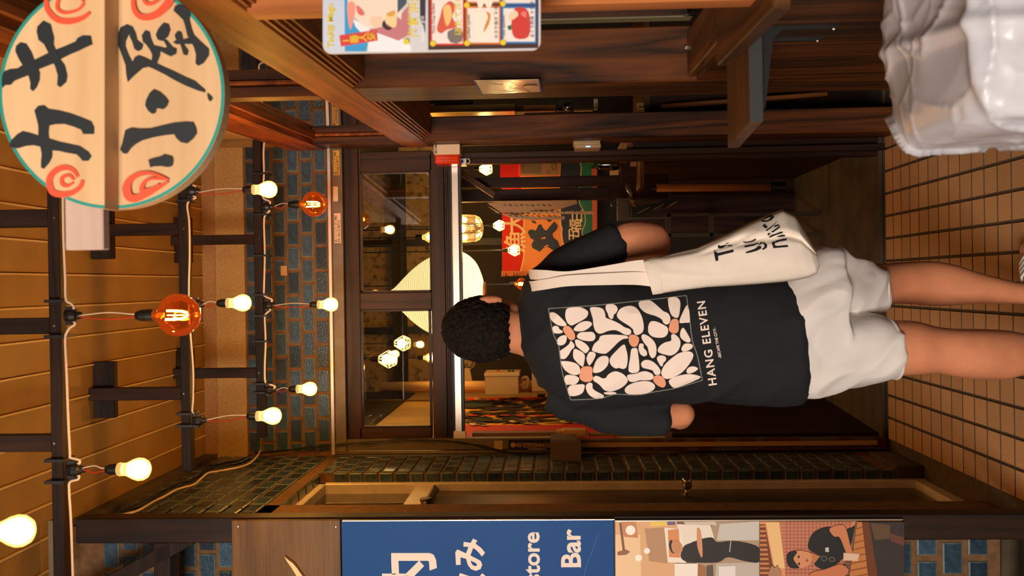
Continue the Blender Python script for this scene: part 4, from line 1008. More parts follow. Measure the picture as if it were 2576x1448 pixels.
pr = Print(lambda x, y: P(x, y, db - .004), step=.0006)
pr.poly(O1, [(1328, 396), (1312, 430), (1318, 560), (1312, 600), (1318, 640), (1309, 682), (1420, 682), (1420, 396)]); pr.stroke(Cr, [(1328, 396), (1312, 430), (1318, 560), (1312, 600), (1318, 640), (1309, 682)], 2.5)
pr.poly(N1, [(1412, 396), (1408, 470), (1412, 560), (1418, 620), (1430, 682), (1502, 682), (1502, 396)]); pr.stroke(Cr, [(1410, 500), (1409, 560), (1414, 575), (1412, 595), (1419, 620), (1420, 650), (1432, 682)], 2)
pr.poly(G1, [(1450, 396), (1462, 420), (1456, 500), (1468, 540), (1462, 580), (1472, 600), (1466, 640), (1474, 682), (1490, 682), (1488, 396)]); pr.stroke(Cr, [(1450, 396), (1462, 420), (1456, 500), (1470, 535), (1472, 560), (1464, 585), (1470, 600), (1466, 640)], 1.6)
pr.poly((196, 84, 20), [(1488, 396), (1502, 396), (1502, 682), (1491, 682)])
g = scaled(1140, 380, 4.524); BK = (20, 18, 16)
for p in ([(970,840),(1000,830),(1030,890),(1060,905),(1080,880),(1150,800),(1190,850),(1180,890),(1130,940),(1140,985),(1190,1020),(1215,1090),(1200,1140),(1120,1120),(1100,1100),(1060,1090),(1030,1100),(985,1145),(900,1100),(890,1060),(920,1010),(880,990),(850,930),(860,900),(900,890),(940,905)],
          [(885,790),(930,795),(950,825),(910,820)], [(1045,770),(1140,770),(1095,810)]): pr.poly(BK, g(p))
pr.poly(O1, g([(1000,1000),(1010,985),(1050,975),(1050,995)])); pr.poly(O1, g([(1030,1085),(1075,1065),(1090,1075),(1050,1095)]))
pr.text(Cr, '大', 1318, 590, 42, db, 'LEFT', .014); pr.text(Cr, '漁', 1318, 638, 42, db, 'LEFT', .012)
for ch, yy, xx in (('三', 560, 1464), ('福', 583, 1460), ('五', 606, 1456), ('一', 636, 1453)): pr.text(Cr, ch, xx, yy, 24, db, 'LEFT', .014)
pr.build('banner_print', fb)
b = MB()
for i in range(60):
    x = 1263 + i * 2.6; b.tube([P(x, 681, db), P(x + random.uniform(-2, 2), 690 + (1420 - x) * .03, db)], .004, 3)
o = b.build('fringe', flat((206, 110, 24)), fb); o['kind'] = 'stuff'
XB = -.74
def lw(x, y): return PXc(x, y, XB)
fl2 = cloth_panel('festival_banner', 'red and yellow festival banner with black brush pattern, seen edge-on along the inner wall', lambda a, z: V((XB - .006, a, z)), 4.56, 6.34, 1.22, 2.06, 4, 4, 0, flat((250, 176, 44), .8), V((1, 0, 0)))
pr = Print(lambda a, z: V((XB, a, z)), V((1, 0, 0)), step=.0003)
pr.poly((206, 30, 8), [(4.56, 1.22), (5.16, 1.22), (5.08, 1.6), (5.14, 2.06), (4.56, 2.06)]); pr.poly((206, 30, 8), [(6.22, 1.22), (6.34, 1.22), (6.34, 2.06), (6.18, 2.06)])
pr.poly((26, 66, 70), [(5.9, 1.86), (6.2, 1.9), (6.2, 2.06), (5.9, 2.06)])
random.seed(5)
for i in range(80):
    pr.k = 4 + i % 14
    a = random.uniform(5.2, 6.15); z = random.uniform(1.24, 1.95); L = random.uniform(.05, .22); wd = random.uniform(.02, .07) * (a - 3.9) / 1.2
    pr.stroke(BK, [(a, z), (a + random.uniform(-.06, .06), z + L * .5), (a + random.uniform(-.08, .08), z + L)], [wd * .3, wd, wd * .4], 3)
for i in range(12):
    pr.k = 20
    a = random.choice((5.1, 5.16, 6.2, 6.24)) + random.uniform(-.03, .03); z = 1.25 + i * .068
    pr.stroke(Cr, [(a - .05, z), (a + .04, z + .02), (a - .02, z + .06), (a + .05, z + .07)], .035, 3); pr.stroke(BK, [(a - .03, z + .005), (a + .03, z + .025), (a, z + .055)], .035, 3)
for i in range(8): pr.stroke((206, 40, 14), [(5.4 + random.uniform(-.03, .03), 1.3 + i * .09), (5.43, 1.35 + i * .09)], .04, 0)
pr.build('banner_print', fl2)
t = thing('paper_menu', 'beige paper drink list lettered Cola hanging next to the red panel', 'menu', P(1406, 420, 6.3))
MB().px(1308, 397, 1407, 441, 6.3, 6.305).build('sheet', flat((150, 112, 70), .7), t)
pr = Print(lambda x, y: P(x, y, 6.299)); pr.rect((110, 92, 68), 1312, 400, 1362, 436); pr.text((60, 50, 40), 'Cola', 1400, 428, 13, 6.3, 'LEFT'); pr.text((80, 64, 48), 'H', 1384, 436, 9, 6.3, 'LEFT'); pr.build('lettering', t)
# ------------------------------------------------------------------ things inside on the left
t = thing('fuse_box', 'cream metal switch box with coloured switches, beside the edge-on banner', 'box', P(1305, 968, 6.1))
MB().px(1220, 945, 1305, 993, 6.1, 6.3).build('case', flat((206, 170, 120), .4), t, bevel=.004); MB().px(1218, 937, 1307, 946, 6.09, 6.3).build('lid', flat((216, 182, 132), .4), t, bevel=.003)
for x, c in ((1250, (190, 60, 30)), (1278, (30, 30, 30)), (1287, (30, 30, 30))): MB().px(x, 931, x + 6, 938, 6.15, 6.18).build('switch', flat(c), t)
MB().tube(catmull([P(1306, 962, 6.2), P(1318, 950, 6.2), P(1327, 952, 6.2), P(1327, 970, 6.2), P(1318, 976, 6.2), P(1306, 974, 6.2)], False, 5), .012, 8).build('conduit_loop', flat((190, 156, 110)), t, smooth=True)
t = thing('fuse_box', 'second cream box below the switch box, half behind the black shirt', 'box', P(1420, 970, 6.1)); MB().px(1338, 935, 1430, 984, 6.12, 6.42).build('case', flat((200, 164, 114), .4), t, bevel=.004); MB().px(1338, 984, 1430, 990, 6.12, 6.3).build('lid', flat((150, 120, 84), .4), t)
MB().box((-.781, 6.38, P(1370, 960, 6.2).z), (P(1370, 975, 6.2).x, 6.42, P(1350, 960, 6.2).z)).build('bracket', 'steel', t)
t = tag(MB().tube([P(960, 972, 6.5), V((P(960, 972, 6.5).x, 6.5, 1.3))], .032, 14).build('drain_pipe', flat((214, 176, 126), .35), smooth=True), 'thick cream pipe in the inner corner behind the switch box', 'pipe')
MB().tube([P(960, 980, 6.55), V((P(960, 984, 6.55).x, 6.55, 1.3))], .02, 12).build('thin_pipe', flat((206, 160, 108), .35), t, smooth=True)
t = thing('wall_fan', 'white wall fan partly hidden behind the head, over the switch box', 'fan', P(1176, 925, 6.2))
c = P(1176, 893, 6.15)
b = MB()
for q in range(7): rr_ = .085 * (q + 1) / 7; b.lathe([(rr_ - .002, 0), (rr_, .002), (rr_ + .002, 0), (rr_, -.002), (rr_ - .002, 0)], c, 28, V((.25, -.5, -.85)))
b.build('guard', flat((226, 200, 156)), t); MB().lathe([(0, .01), (.03, .01), (.05, .04), (.02, .07), (0, .07)], c, 20, V((-.25, .5, .85))).build('motor', flat((220, 190, 140), .4), t, smooth=True)
MB().hexa([P(1160, 925, 6.2), P(1182, 925, 6.2), P(1188, 958, 6.22), P(1162, 958, 6.22)], [P(1160, 925, 6.24), P(1182, 925, 6.24), P(1188, 958, 6.26), P(1162, 958, 6.26)]).build('arm', flat((220, 188, 138), .4), t, bevel=.003)
for k_, (aa) in enumerate((0, 2.1, 4.2)):
    u = V((math.cos(aa), math.sin(aa) * .86, -.5 * math.sin(aa))); v = V((-math.sin(aa), math.cos(aa) * .86, -.5 * math.cos(aa)))
    MB().prism([c + V((-.004, .008, .013)) + u * .02, c + V((-.004, .008, .013)) + u * .08 + v * .01, c + V((-.004, .008, .013)) + u * .075 + v * .04, c + V((-.004, .008, .013)) + u * .03 + v * .03], (.0, .001, .002)).build('blade', flat((206, 180, 140)), t)
t = thing('blind_track', 'pale louvred strip with end block along the doorway jamb next to the edge-on banner', 'blind', P(1476, 1092, 4.52))
MB().px(1188, 1088, 1400, 1101, 4.50, 4.56).build('strip', flat((120, 84, 66)), t); MB().px(1416, 1081, 1476, 1101, 4.49, 4.57).build('end_block', flat((214, 164, 96), .5), t, bevel=.004); MB().px(1400, 1084, 1416, 1099, 4.49, 4.57).build('coupling', flat((200, 150, 90)), t)
b = MB()
for k_ in range(60): b.px(1190 + k_ * 3.5, 1088.5, 1191.4 + k_ * 3.5, 1100.5, 4.497, 4.502)
o = b.build('slats', flat((170, 126, 96)), t); o['kind'] = 'stuff'
MB().px(1480, 1090, 1690, 1097, 4.5, 4.56).build('rail', flat((150, 112, 72)), t)
# ------------------------------------------------------------------ lattice screen and shelf inside on the right
t = thing('post_screen', 'pair of dark timber posts with a diagonal brace inside the doorway', 'screen', P(1620, 470, 5.0))
for (y0, y1, dd) in ((443, 468, 5.0), (473, 503, 5.15)): MB().px(1120, y0, 1680, y1, dd, dd + .06).build('post', 'inwood', t, bevel=.003)
a, e = P(1150, 427, 4.92), P(1243, 490, 4.92); u = (e - a).normalized(); nn = V((-u.z, 0, u.x)) * .014
MB().hexa([a - nn, a + nn, e + nn, e - nn], [v + V((0, .05, 0)) for v in (a - nn, a + nn, e + nn, e - nn)]).build('brace', 'shopX', t, bevel=.002)
t = tag(MB().px(1258, 396, 1302, 446, 6.2, 6.25).build('red_panel', flat((222, 26, 6), .6)), 'plain bright red panel beside a caged bulb inside, next to the timber wall', 'panel')
t = thing('menu_sheets', 'open sheaf of printed menu sheets hanging on the dark posts', 'menu', P(1490, 530, 4.98))
for i, (pl_, c) in enumerate(([[(1226, 511), (1262, 507), (1450, 503), (1452, 512), (1400, 528), (1300, 540), (1262, 535)], (196, 140, 78)], [[(1226, 518), (1262, 537), (1300, 545), (1420, 548), (1420, 552), (1300, 552), (1250, 535)], (214, 160, 96)], [[(1330, 532), (1490, 531), (1495, 539), (1335, 536)], (216, 168, 108)], [[(1270, 537), (1350, 545), (1420, 543), (1422, 549), (1340, 553), (1300, 549)], (190, 140, 84)])):
    s_ = MB().prism([P(x, y, 4.98 - .012 * i) for x, y in pl_], (0, .003, 0)).build('sheet', flat(c, .4), t)
    pr = Print(lambda x, y: P(x, y, 4.978 - .012 * i)); cx_ = sum(p[0] for p in pl_) / len(pl_); cy_ = sum(p[1] for p in pl_) / len(pl_)
    for k_ in range(9): pr.stroke((96, 60, 34), [(cx_ - 70 + k_ * 14, cy_ - 5), (cx_ - 62 + k_ * 14, cy_ - 3 + (k_ % 3))], 2 + (k_ % 2), 0)
    pr.build('print', s_)
zl = P(1600, 400, 4.7).z
t = thing('glass_vase', 'clear glass jar with a green plant on the ledge inside the doorway', 'vase', P(1562, 413, 4.75))
c = P(1562, 413, 4.75); s = S(4.75)
MB().lathe([(0, 1 * s), (9 * s, 2 * s), (14 * s, 8 * s), (16 * s, 22 * s), (14 * s, 40 * s), (12 * s, 52 * s), (13 * s, 58 * s)], c, 24).build('jar', clear('jar glass', (210, 214, 190), .03, .16), t, smooth=True)
MB().lathe([(0, 1.5 * s), (12.5 * s, 8 * s), (14.5 * s, 22 * s), (0, 22 * s)], c, 18).build('water', clear('jar water', (150, 150, 120), .05, .1), t, smooth=True)
random.seed(9)
for i in range(12):
    a = i * 2.4; d_ = V((math.cos(a), math.sin(a), 0)); p0 = c + V((0, 0, 50 * s)); p1 = p0 + d_ * (10 + i % 4 * 4) * s + V((0, 0, (6 + (i * 7) % 26) * s)); sd = d_.cross(UP) * 5 * s
    MB().prism([p0.lerp(p1, .3), p0.lerp(p1, .7) + sd, p1 + V((0, 0, -2 * s)), p0.lerp(p1, .7) - sd], (0, 0, .0008)).build('leaf', flat((44, 84, 26)), t)
MB().tube([c + V((0, 0, 10 * s)), c + V((2 * s, 0, 54 * s))], .003, 5).build('stem', flat((70, 90, 30)), t)
t = thing('wall_shelf', 'small dark wall shelf with pale plywood edge just inside the doorway', 'shelf', P(1620, 420, 4.75))
MB().px(1610, 388, 1621, 470, 4.62, 4.85).build('board', 'shopX', t, bevel=.002); MB().px(1562, 391, 1612, 462, 4.85, 4.87).build('back', 'inwood', t)
MB().px(1586, 391, 1609, 418, 4.8, 4.815).build('card', flat((176, 120, 62)), t); MB().px(1534, 416, 1556, 440, 4.83, 4.84).build('card', flat((222, 176, 100)), t)
t = thing('plastic_cup_bag', 'crumpled clear plastic sleeve hanging from the small wall shelf', 'bag', P(1608, 500, 4.7)); rng = random.Random(3)
b = MB(); rings = []
for i, (x, y, r) in enumerate([(1576, 470, 8), (1582, 482, 10), (1588, 494, 9), (1592, 506, 12), (1602, 514, 7)]):
    c = P(x, y, 4.7); rings.append([c + V((math.cos(2 * math.pi * j / 12), math.sin(2 * math.pi * j / 12), 0)) * r * S(4.7) * rng.uniform(.75, 1.2) + V((0, 0, rng.uniform(-.008, .008))) for j in range(12)])
b.loft(rings).build('film', clear('crumpled film', (190, 176, 150), .06, .2), t)
t = thing('steel_stand', 'small steel tray stand with a wire hook beside the wall shelf', 'stand', P(1582, 540, 4.9))
MB().px(1553, 497, 1584, 556, 4.9, 4.94).build('plate', 'steel', t, bevel=.002); MB().tube(catmull([P(1552, 500, 4.89), P(1538, 510, 4.89), P(1540, 518, 4.89), P(1556, 516, 4.89)], False, 5), .0025, 6).build('wire_hook', 'chrome', t, smooth=True)
t = thing('slanted_menu_board', 'slanted black board with brushed pale characters behind the elbow', 'board', P(1735, 520, 5.2))
q = [(1588, 522), (1738, 495), (1700, 512), (1588, 546)]
MB().prism([P(x, y, 5.2) for x, y in q], (0, .02, 0)).build('panel', flat((24, 20, 16)), t)
pr = Print(lambda x, y: P(x, y, 5.199))
for k_ in range(3):
    for j in range(5): pr.stroke((150, 122, 74), [(1605 + k_ * 36 + j * 3, 536 - k_ * 7 - j * 1.5), (1618 + k_ * 36 + j * 4, 529 - k_ * 8 - j * 2)], 2.2, 0)
pr.build('lettering', t); MB().px(1586, 546, 1688, 551, 5.2, 5.24).build('rim', 'steel', t)
t = thing('rolled_poster', 'long pale rolled tube standing against the dark inner panel behind the elbow', 'tube', P(1976, 470, 4.95))
MB().tube([P(1652, 472, 4.95), P(1938, 470, 4.95)], .020, 14).build('tube', flat((176, 112, 56), .6), t, smooth=True); MB().tube([P(1938, 470, 4.95), P(1976, 470, 4.95)], .026, 14).build('end_cap', 'black', t); MB().tube([P(1640, 474, 4.95), P(1652, 474, 4.95)], .012, 10).build('tip', 'chrome', t)
t = thing('wooden_stool', 'dark open wooden frame stool deep in the entrance passage', 'stool', P(1800, 565, 5.4))
for (x0, y0, x1, y1) in ((1676, 536, 1688, 596), (1676, 536, 1786, 544), (1676, 586, 1794, 596), (1786, 538, 1796, 596)): MB().px(x0, y0, x1, y1, 5.4, 5.44).build('bar', flat((64, 46, 24)), t)
for yy in (536, 588): MB().box(P(1796, yy, 5.4) + V((-.02, 0, 0)), V((P(1796, yy, 5.4).x + .0, 5.44, .03))).build('leg', flat((58, 40, 22)), t)
# ------------------------------------------------------------------ things seen through the gap in the timber wall
t = thing('metal_hood', 'brassy metal hood edge seen through the gap beside the timber post', 'hood', P(1300, 272, 4.9))
b = MB(); b.px(1080, 262, 1296, 282, 4.9, 5.3); b.build('front', mat('brass sheet', (200, 166, 96), .28, .8), t, bevel=.003); MB().px(1296, 263, 1318, 281, 4.95, 5.3).build('side', flat((110, 92, 54)), t)
MB().tube([P(1190, 262, 5.1), V((P(1190, 262, 5.1).x, 5.1, 2.6))], .03, 8).build('flue', 'steel', t)
for (nm, lab, cat, x0, y0, x1, y1, dd, c) in (('menu_card', 'slanted printed card in the wall gap next to the brassy hood', 'card', 1318, 264, 1398, 280, 4.8, (190, 130, 70)), ('glass_jar', 'dark glass jar with a yellow tap in the wall gap', 'jar', 1402, 252, 1440, 278, 4.7, (40, 40, 34)), ('label_strip', 'white label strip standing in the wall gap', 'label', 1494, 248, 1504, 274, 4.7, (222, 196, 150)), ('paper_box', 'cream paper box at the lower end of the wall gap', 'box', 1604, 258, 1636, 272, 4.7, (226, 196, 120)), ('tissue_packet', 'flat white packet lying in the wall gap', 'packet', 1444, 272, 1492, 278, 4.7, (214, 180, 140))):
    o = MB().px(x0, y0, x1, y1, dd, dd + .03).build(nm, flat(c, .5), bevel=.002); tag(o, lab, cat)
    if nm == 'glass_jar':
        MB().px(1416, 266, 1421, 279, 4.69, 4.7).build('tap', flat((214, 160, 30)), o); MB().lathe([(0, 0), (.02, 0), (.022, .01), (.014, .016), (0, .016)], P(1428, 268, 4.7), 14, (0, -1, 0)).build('dial', 'chrome', o, smooth=True)
    if nm == 'label_strip':
        pr = Print(lambda x, y: P(x, y, 4.699)); pr.text((40, 30, 24), 'P5001-42', 1502, 273, 5, 4.7); pr.build('lettering', o)
t = thing('shop_counter', 'dark shop counter behind the gap in the timber wall', 'counter', (1.2, 4.95, 0)); MB().box((.75, 4.7, 0), (2.3, 5.3, 1.02)).build('body', 'inwood', t); MB().box((.72, 4.66, 1.02), (2.3, 5.3, 1.05)).build('top', 'shopX', t)
MB().px(1640, 262, 1650, 272, 4.72, 4.76).build('end_trim', 'trimwood', t)
t = tag(MB().tube([P(1664, 268, 4.55), P(2080, 236, 4.55)], .012, 8).build('leaning_stick', 'trimwood', smooth=True), 'thin pale wooden stick leaning low in the wall gap', 'stick')
# ------------------------------------------------------------------ soft shapes
from mathutils.bvhtree import BVHTree
def fuse(mb, voxel, smooth=6, disp=None, name='m'):
    """several closed shapes become one smooth continuous skin"""
    me = bpy.data.meshes.new('tmp'); me.from_pydata([tuple(v) for v in mb.v], [], mb.f)
    b = bmesh.new(); b.from_mesh(me); bmesh.ops.recalc_face_normals(b, faces=b.faces); b.to_mesh(me); b.free()
    o = bpy.data.objects.new('tmp', me); COL.objects.link(o)
    r = o.modifiers.new('r', 'REMESH'); r.mode = 'VOXEL'; r.voxel_size = voxel
    s = o.modifiers.new('s', 'SMOOTH'); s.factor = .6; s.iterations = smooth
    dg = bpy.context.evaluated_depsgraph_get(); dg.update()
    out = bpy.data.meshes.new_from_object(o.evaluated_get(dg)); bpy.data.objects.remove(o); bpy.data.meshes.remove(me)
    if disp:
        ns = [v.normal.copy() for v in out.vertices]
        for v, n in zip(out.vertices, ns): v.co = v.co + n * disp(v.co, n)
        out.update()
    return out
def mesh_obj(name, me, m, parent=None, loc=None):
    base = org(parent) if parent else V(loc)
    me.transform(Matrix.Translation(-base)); me.name = name; me.materials.clear(); me.materials.append(m)
    me.polygons.foreach_set('use_smooth', [True] * len(me.polygons)); me.update()
    o = bpy.data.objects.new(name, me); COL.objects.link(o)
    if parent: o.parent = parent
    else: o.location = base
    return o
def ring(c, a, b_, n=28, e=2.2, tilt=0.0, fx=V((1, 0, 0)), fy=V((0, 1, 0))):
    out = []
    for j in range(n):
        t = 2 * math.pi * j / n; ct, st = math.cos(t), math.sin(t)
        x = a * math.copysign(abs(ct) ** (2 / e), ct); y = b_ * math.copysign(abs(st) ** (2 / e), st)
        out.append(c + fx * x + fy * y + V((0, 0, tilt * x)))
    return out
def st(x, y0, y1, d, b_, e=2.2, tilt=0.0):
    """horizontal body section read off the photograph between y0 and y1 at distance d"""
    return ring(P(x, (y0 + y1) / 2, d), (y1 - y0) / 2 * S(d), b_, 28, e, tilt)
def limb(mb, pts, rs, n=16):
    """tapering limb through points, with rounded ends"""
    pts = [V(p) for p in pts]
    a = (pts[0] - pts[1]).normalized(); z = (pts[-1] - pts[-2]).normalized()
    P_, R_ = [], []
    for q in (.95, .7, .35): P_.append(pts[0] + a * rs[0] * q * .9); R_.append(rs[0] * math.sqrt(1 - q * q))
    c = catmull([(p.x, p.y, p.z) for p in pts], False, 6)
    m = len(c) - 1
    for i, p in enumerate(c):
        f = i / m * (len(rs) - 1); k = int(min(f, len(rs) - 2)); u = f - k
        P_.append(p); R_.append(rs[k] * (1 - u) + rs[k + 1] * u)
    for q in (.35, .7, .95): P_.append(pts[-1] + z * rs[-1] * q * .9); R_.append(rs[-1] * math.sqrt(1 - q * q))
    mb.tube(P_, R_, n)
def ball(mb, c, rx, ry, rz, n=20, rot=None):
    pr = [(math.sin(math.pi * i / 12), -math.cos(math.pi * i / 12)) for i in range(13)]
    pr[0] = (.02, -1); pr[-1] = (.02, 1)
    rings = []
    for r, h in pr:
        rr = []
        for j in range(n):
            v = V((rx * r * math.cos(2 * math.pi * j / n), ry * r * math.sin(2 * math.pi * j / n), rz * h))
            rr.append(V(c) + (rot @ v if rot else v))
        rings.append(rr)
    mb.loft(rings)
def loft_s(mb, rings, k=4):
    out = []; n = len(rings[0]); cols = [catmull([tuple(r[j]) for r in rings], False, k) for j in range(n)]
    for i in range(len(cols[0])): out.append([cols[j][i] for j in range(n)])
    mb.loft(out)
def turb(p, k): return noise.noise(p * k)
# ------------------------------------------------------------------ the man
DP = 2.78
who = thing('person', 'man seen from behind in black printed T-shirt and white shorts, walking into the entrance', 'person', V((P(2400, 820, 2.75).x, 2.78, 0)))
M['skin'] = mat('skin', (206, 134, 95), .62, var=.08, scale=14, bump=.06, bscale=300, spec=.2)
M['shirt'] = mat('black cotton', (31, 33, 35), .85, var=.05, scale=60, bump=.15, bscale=700, spec=.25)
M['shorts'] = mat('white cotton', (226, 220, 214), .85, bump=.12, bscale=600, spec=.2)
M['hair'] = mat('curly black hair', (14, 11, 9), .9, c2=(34, 26, 20), scale=90, spec=.15, bump=.5, bscale=260)
M['canvas'] = mat('cream canvas', (236, 224, 208), .85, var=.03, scale=20, bump=.15, bscale=800, spec=.2)
b = MB()
hc = P(1218, 824, 2.80)
yawm = Matrix.Rotation(-.42, 3, 'Z')            # head turned towards the right
ball(b, hc, .083, .098, .108, 24, yawm)
fwd_ = yawm @ V((0, 1, 0)); rgt = yawm @ V((1, 0, 0))
ball(b, hc + fwd_ * .035 + V((0, 0, -.065)), .060, .070, .068, 20, yawm)      # jaw
ball(b, hc + fwd_ * .102 + V((0, 0, -.022)), .012, .020, .024, 12, yawm)     # nose
ball(b, hc + fwd_ * .082 + V((0, 0, -.068)), .022, .018, .009, 12, yawm)     # lips
ball(b, hc + fwd_ * .085 + V((0, 0, .012)), .045, .012, .009, 12, yawm)      # brow
ball(b, hc + fwd_ * .070 + V((0, 0, -.105)), .022, .022, .018, 12, yawm)     # chin
for sd in (-1, 1):
    ec = hc + rgt * (.083 * sd) + fwd_ * .002 + V((0, 0, -.022)); er = yawm @ Matrix.Rotation(.35 * sd, 3, 'Z')
    ball(b, ec + rgt * (.007 * sd), .011, .022, .035, 14, er); ball(b, ec + rgt * .006 * sd - fwd_ * .008, .005, .013, .026, 12, er); ball(b, ec + rgt * .002 * sd + V((0, 0, -.026)), .007, .010, .010, 10, er)
nk = P(1312, 838, 2.80)
loft_s(b, [ring(hc + V((.0, .01, -.05)), .064, .066), ring(P(1290, 834, 2.80), .062, .062), ring(nk, .065, .065), ring(P(1345, 842, 2.79), .085, .075), ring(P(1372, 848, 2.79), .14, .08)])
# trunk under the shirt
loft_s(b, [st(1335, 760, 930, 2.79, .06), st(1380, 710, 965, 2.80, .07), st(1460, 715, 975, 2.79, .095), st(1650, 725, 980, 2.78, .10), st(1850, 725, 980, 2.78, .10), st(1980, 705, 995, 2.78, .115), st(2080, 690, 985, 2.78, .115)])
# arms
rh, lh = V((.10, 3.13, 1.22)), V((-.06, 3.12, 1.18))
limb(b, [P(1425, 705, 2.80), P(1500, 648, 2.80), P(1580, 608, 2.79), P(1642, 608, 2.82)], [.042, .047, .056, .054])
limb(b, [P(1643, 612, 2.82), P(1640, 626, 2.95), rh + V((.02, -.10, -.02)), rh + V((.0, -.04, -.005))], [.052, .046, .031, .027])
limb(b, [P(1450, 990, 2.80), P(1520, 1025, 2.80), P(1620, 1045, 2.79), P(1718, 1040, 2.80)], [.036, .040, .041, .037])
limb(b, [P(1716, 1040, 2.80), P(1700, 1025, 2.94), lh + V((-.04, -.10, -.01)), lh + V((-.01, -.04, 0))], [.037, .038, .029, .026])
def hand(b, w_, dirv, upv, sd):
    """palm, four bent fingers and a thumb; w_ wrist, dirv towards the fingers, upv palm normal"""
    d_ = V(dirv).normalized(); u = V(upv).normalized(); s_ = d_.cross(u).normalized() * sd
    ball(b, w_ + d_ * .045, .0, 0, 0) if False else None
    R = Matrix((s_, d_, u)).transposed()
    ball(b, w_ + d_ * .048, .041, .054, .016, 18, R)
    for k_, L in enumerate((.070, .078, .074, .058)):
        base = w_ + d_ * .085 + s_ * (-.030 + .020 * k_)
        p1 = base + d_ * L * .45 + u * .006; p2 = p1 + d_ * L * .28 + u * L * .22; p3 = p2 + d_ * L * .08 + u * L * .30
        limb(b, [base - d_ * .02, p1, p2, p3], [.0095, .0090, .0085, .0075], 10)
    t0 = w_ + d_ * .03 - s_ * .034
    limb(b, [t0 + s_ * .012, t0 - s_ * .018 + d_ * .022 + u * .008, t0 - s_ * .024 + d_ * .05 + u * .022], [.0125, .0108, .0088], 10)
hand(b, rh, (-.55, .8, .1), (-.3, -.3, 1), 1)
hand(b, lh, (.55, .8, .1), (.3, -.3, 1), -1)
# legs
loft_s(b, [st(2060, 800, 980, 2.77, .095), st(2140, 800, 968, 2.76, .09), st(2240, 805, 946, 2.75, .080), st(2305, 808, 941, 2.74, .075), st(2354, 821, 937, 2.735, .066), st(2404, 827, 946, 2.72, .066), st(2470, 828, 953, 2.71, .068), st(2540, 832, 950, 2.715, .060), st(2610, 846, 930, 2.73, .046), st(2665, 855, 920, 2.735, .040), st(2700, 850, 925, 2.72, .05)])
loft_s(b, [st(2055, 680, 845, 2.79, .10), st(2140, 670, 808, 2.85, .09), st(2235, 662, 767, 2.95, .070), st(2290, 658, 764, 2.985, .066), st(2345, 657, 769, 2.985, .062), st(2400, 666, 767, 2.975, .060), st(2453, 683, 763, 2.96, .052), st(2520, 701, 763, 2.945, .042), st(2575, 712, 764, 2.935, .036), st(2620, 706, 768, 2.92, .045)])
zf = .03
def foot_core(b, heel, dirv):
    d_ = V(dirv).normalized(); s_ = V((d_.y, -d_.x, 0))
    for (a, r, h) in ((.0, .034, .05), (.05, .036, .055), (.12, .040, .04), (.19, .040, .032), (.23, .03, .028)):
        ball(b, heel + d_ * a + V((0, 0, h)), r, r, h * .8, 14)
hl = V((P(2700, 888, 2.72).x, 2.69, 0)); hr = V((P(2640, 735, 2.92).x, 2.89, 0))
foot_core(b, hl, (-.12, 1, 0)); foot_core(b, hr, (.55, .83, 0))
body = mesh_obj('body', fuse(b, .0055, 5), M['skin'], who)
for sd in (-1, 1):
    ec = hc + rgt * (.031 * sd) + fwd_ * .088 + V((0, 0, -.004)); eb = MB(); ball(eb, ec, .012, .008, .008, 14, yawm); e_ = eb.build('eye', flat((236, 228, 220), .2), who, smooth=True)
    eb = MB(); ball(eb, ec + fwd_ * .0065, .005, .002, .005, 12, yawm); eb.build('iris', flat((30, 20, 14), .2), e_, smooth=True)
# hair: a curly cap
bm = bmesh.new(); bmesh.ops.create_icosphere(bm, subdivisions=6, radius=1.0)
me = bpy.data.meshes.new('hair'); bm.to_mesh(me); bm.free()
for v in me.vertices:
    n = v.co.normalized()
    p = V((n.x * .085, n.y * .102, n.z * .112))
    f = n.y                                        # face side
    low = n.z < -.25
    q = hc + yawm @ (p + V((0, -.006, .004)))
    c1 = noise.noise(q * 46); c2 = noise.noise(q * 95 + V((3, 1, 7)))
    c3 = noise.noise(q * 190 + V((9, 2, 5))); k = .0035 * (1 - abs(c1) * 1.9) + .0050 * (1 - abs(c2) * 2.2) + .0030 * (1 - abs(c3) * 2.2) - .001
    if f > .55 or (f > .1 and n.z < -.15): k = -.02
    if n.z < -.62: k -= (-.62 - n.z) * .075
    v.co = q + (yawm @ n) * k
hair = mesh_obj('hair', me, M['hair'], who)
# T-shirt
b = MB()
loft_s(b, [st(1316, 772, 900, 2.795, .068, 2.2, .10), st(1328, 735, 935, 2.795, .085, 2.2, .10), st(1348, 690, 975, 2.79, .105, 2.3, .12), st(1385, 668, 1015, 2.785, .125, 2.4, .12), st(1450, 672, 1032, 2.78, .138, 2.5, .1), st(1560, 690, 1022, 2.78, .140, 2.6, .08), st(1690, 698, 1010, 2.78, .138, 2.6, .07), st(1850, 694, 1010, 2.78, .140, 2.6, .07), st(1940, 696, 1010, 2.78, .144, 2.6, .075), st(1992, 700, 1005, 2.78, .147, 2.6, .078)])
def sleeve(pts, rs, ratio=.82):
    pts = [V(p) for p in pts]; rings = []
    for i, p in enumerate(pts):
        t = (pts[min(i + 1, len(pts) - 1)] - pts[max(i - 1, 0)]).normalized()
        fy = V((0, 1, 0)); fx = t.cross(fy).normalized(); fy = fx.cross(t).normalized()
        rings.append(ring(p, rs[i], rs[i] * ratio, 24, 2.2, 0, fx, fy))
    b.loft(rings)
s = S(2.79)
sleeve([P(1380, 985, 2.79), P(1440, 1006, 2.79), P(1520, 1030, 2.79), P(1600, 1042, 2.79), P(1679, 1050, 2.79)], [50 * s, 56 * s, 52 * s, 45 * s, 37 * s], 1.1)
sleeve([P(1378, 716, 2.79), P(1420, 682, 2.79), P(1490, 644, 2.79), P(1563, 607, 2.79)], [50 * s, 56 * s, 55 * s, 51 * s], 1.05)
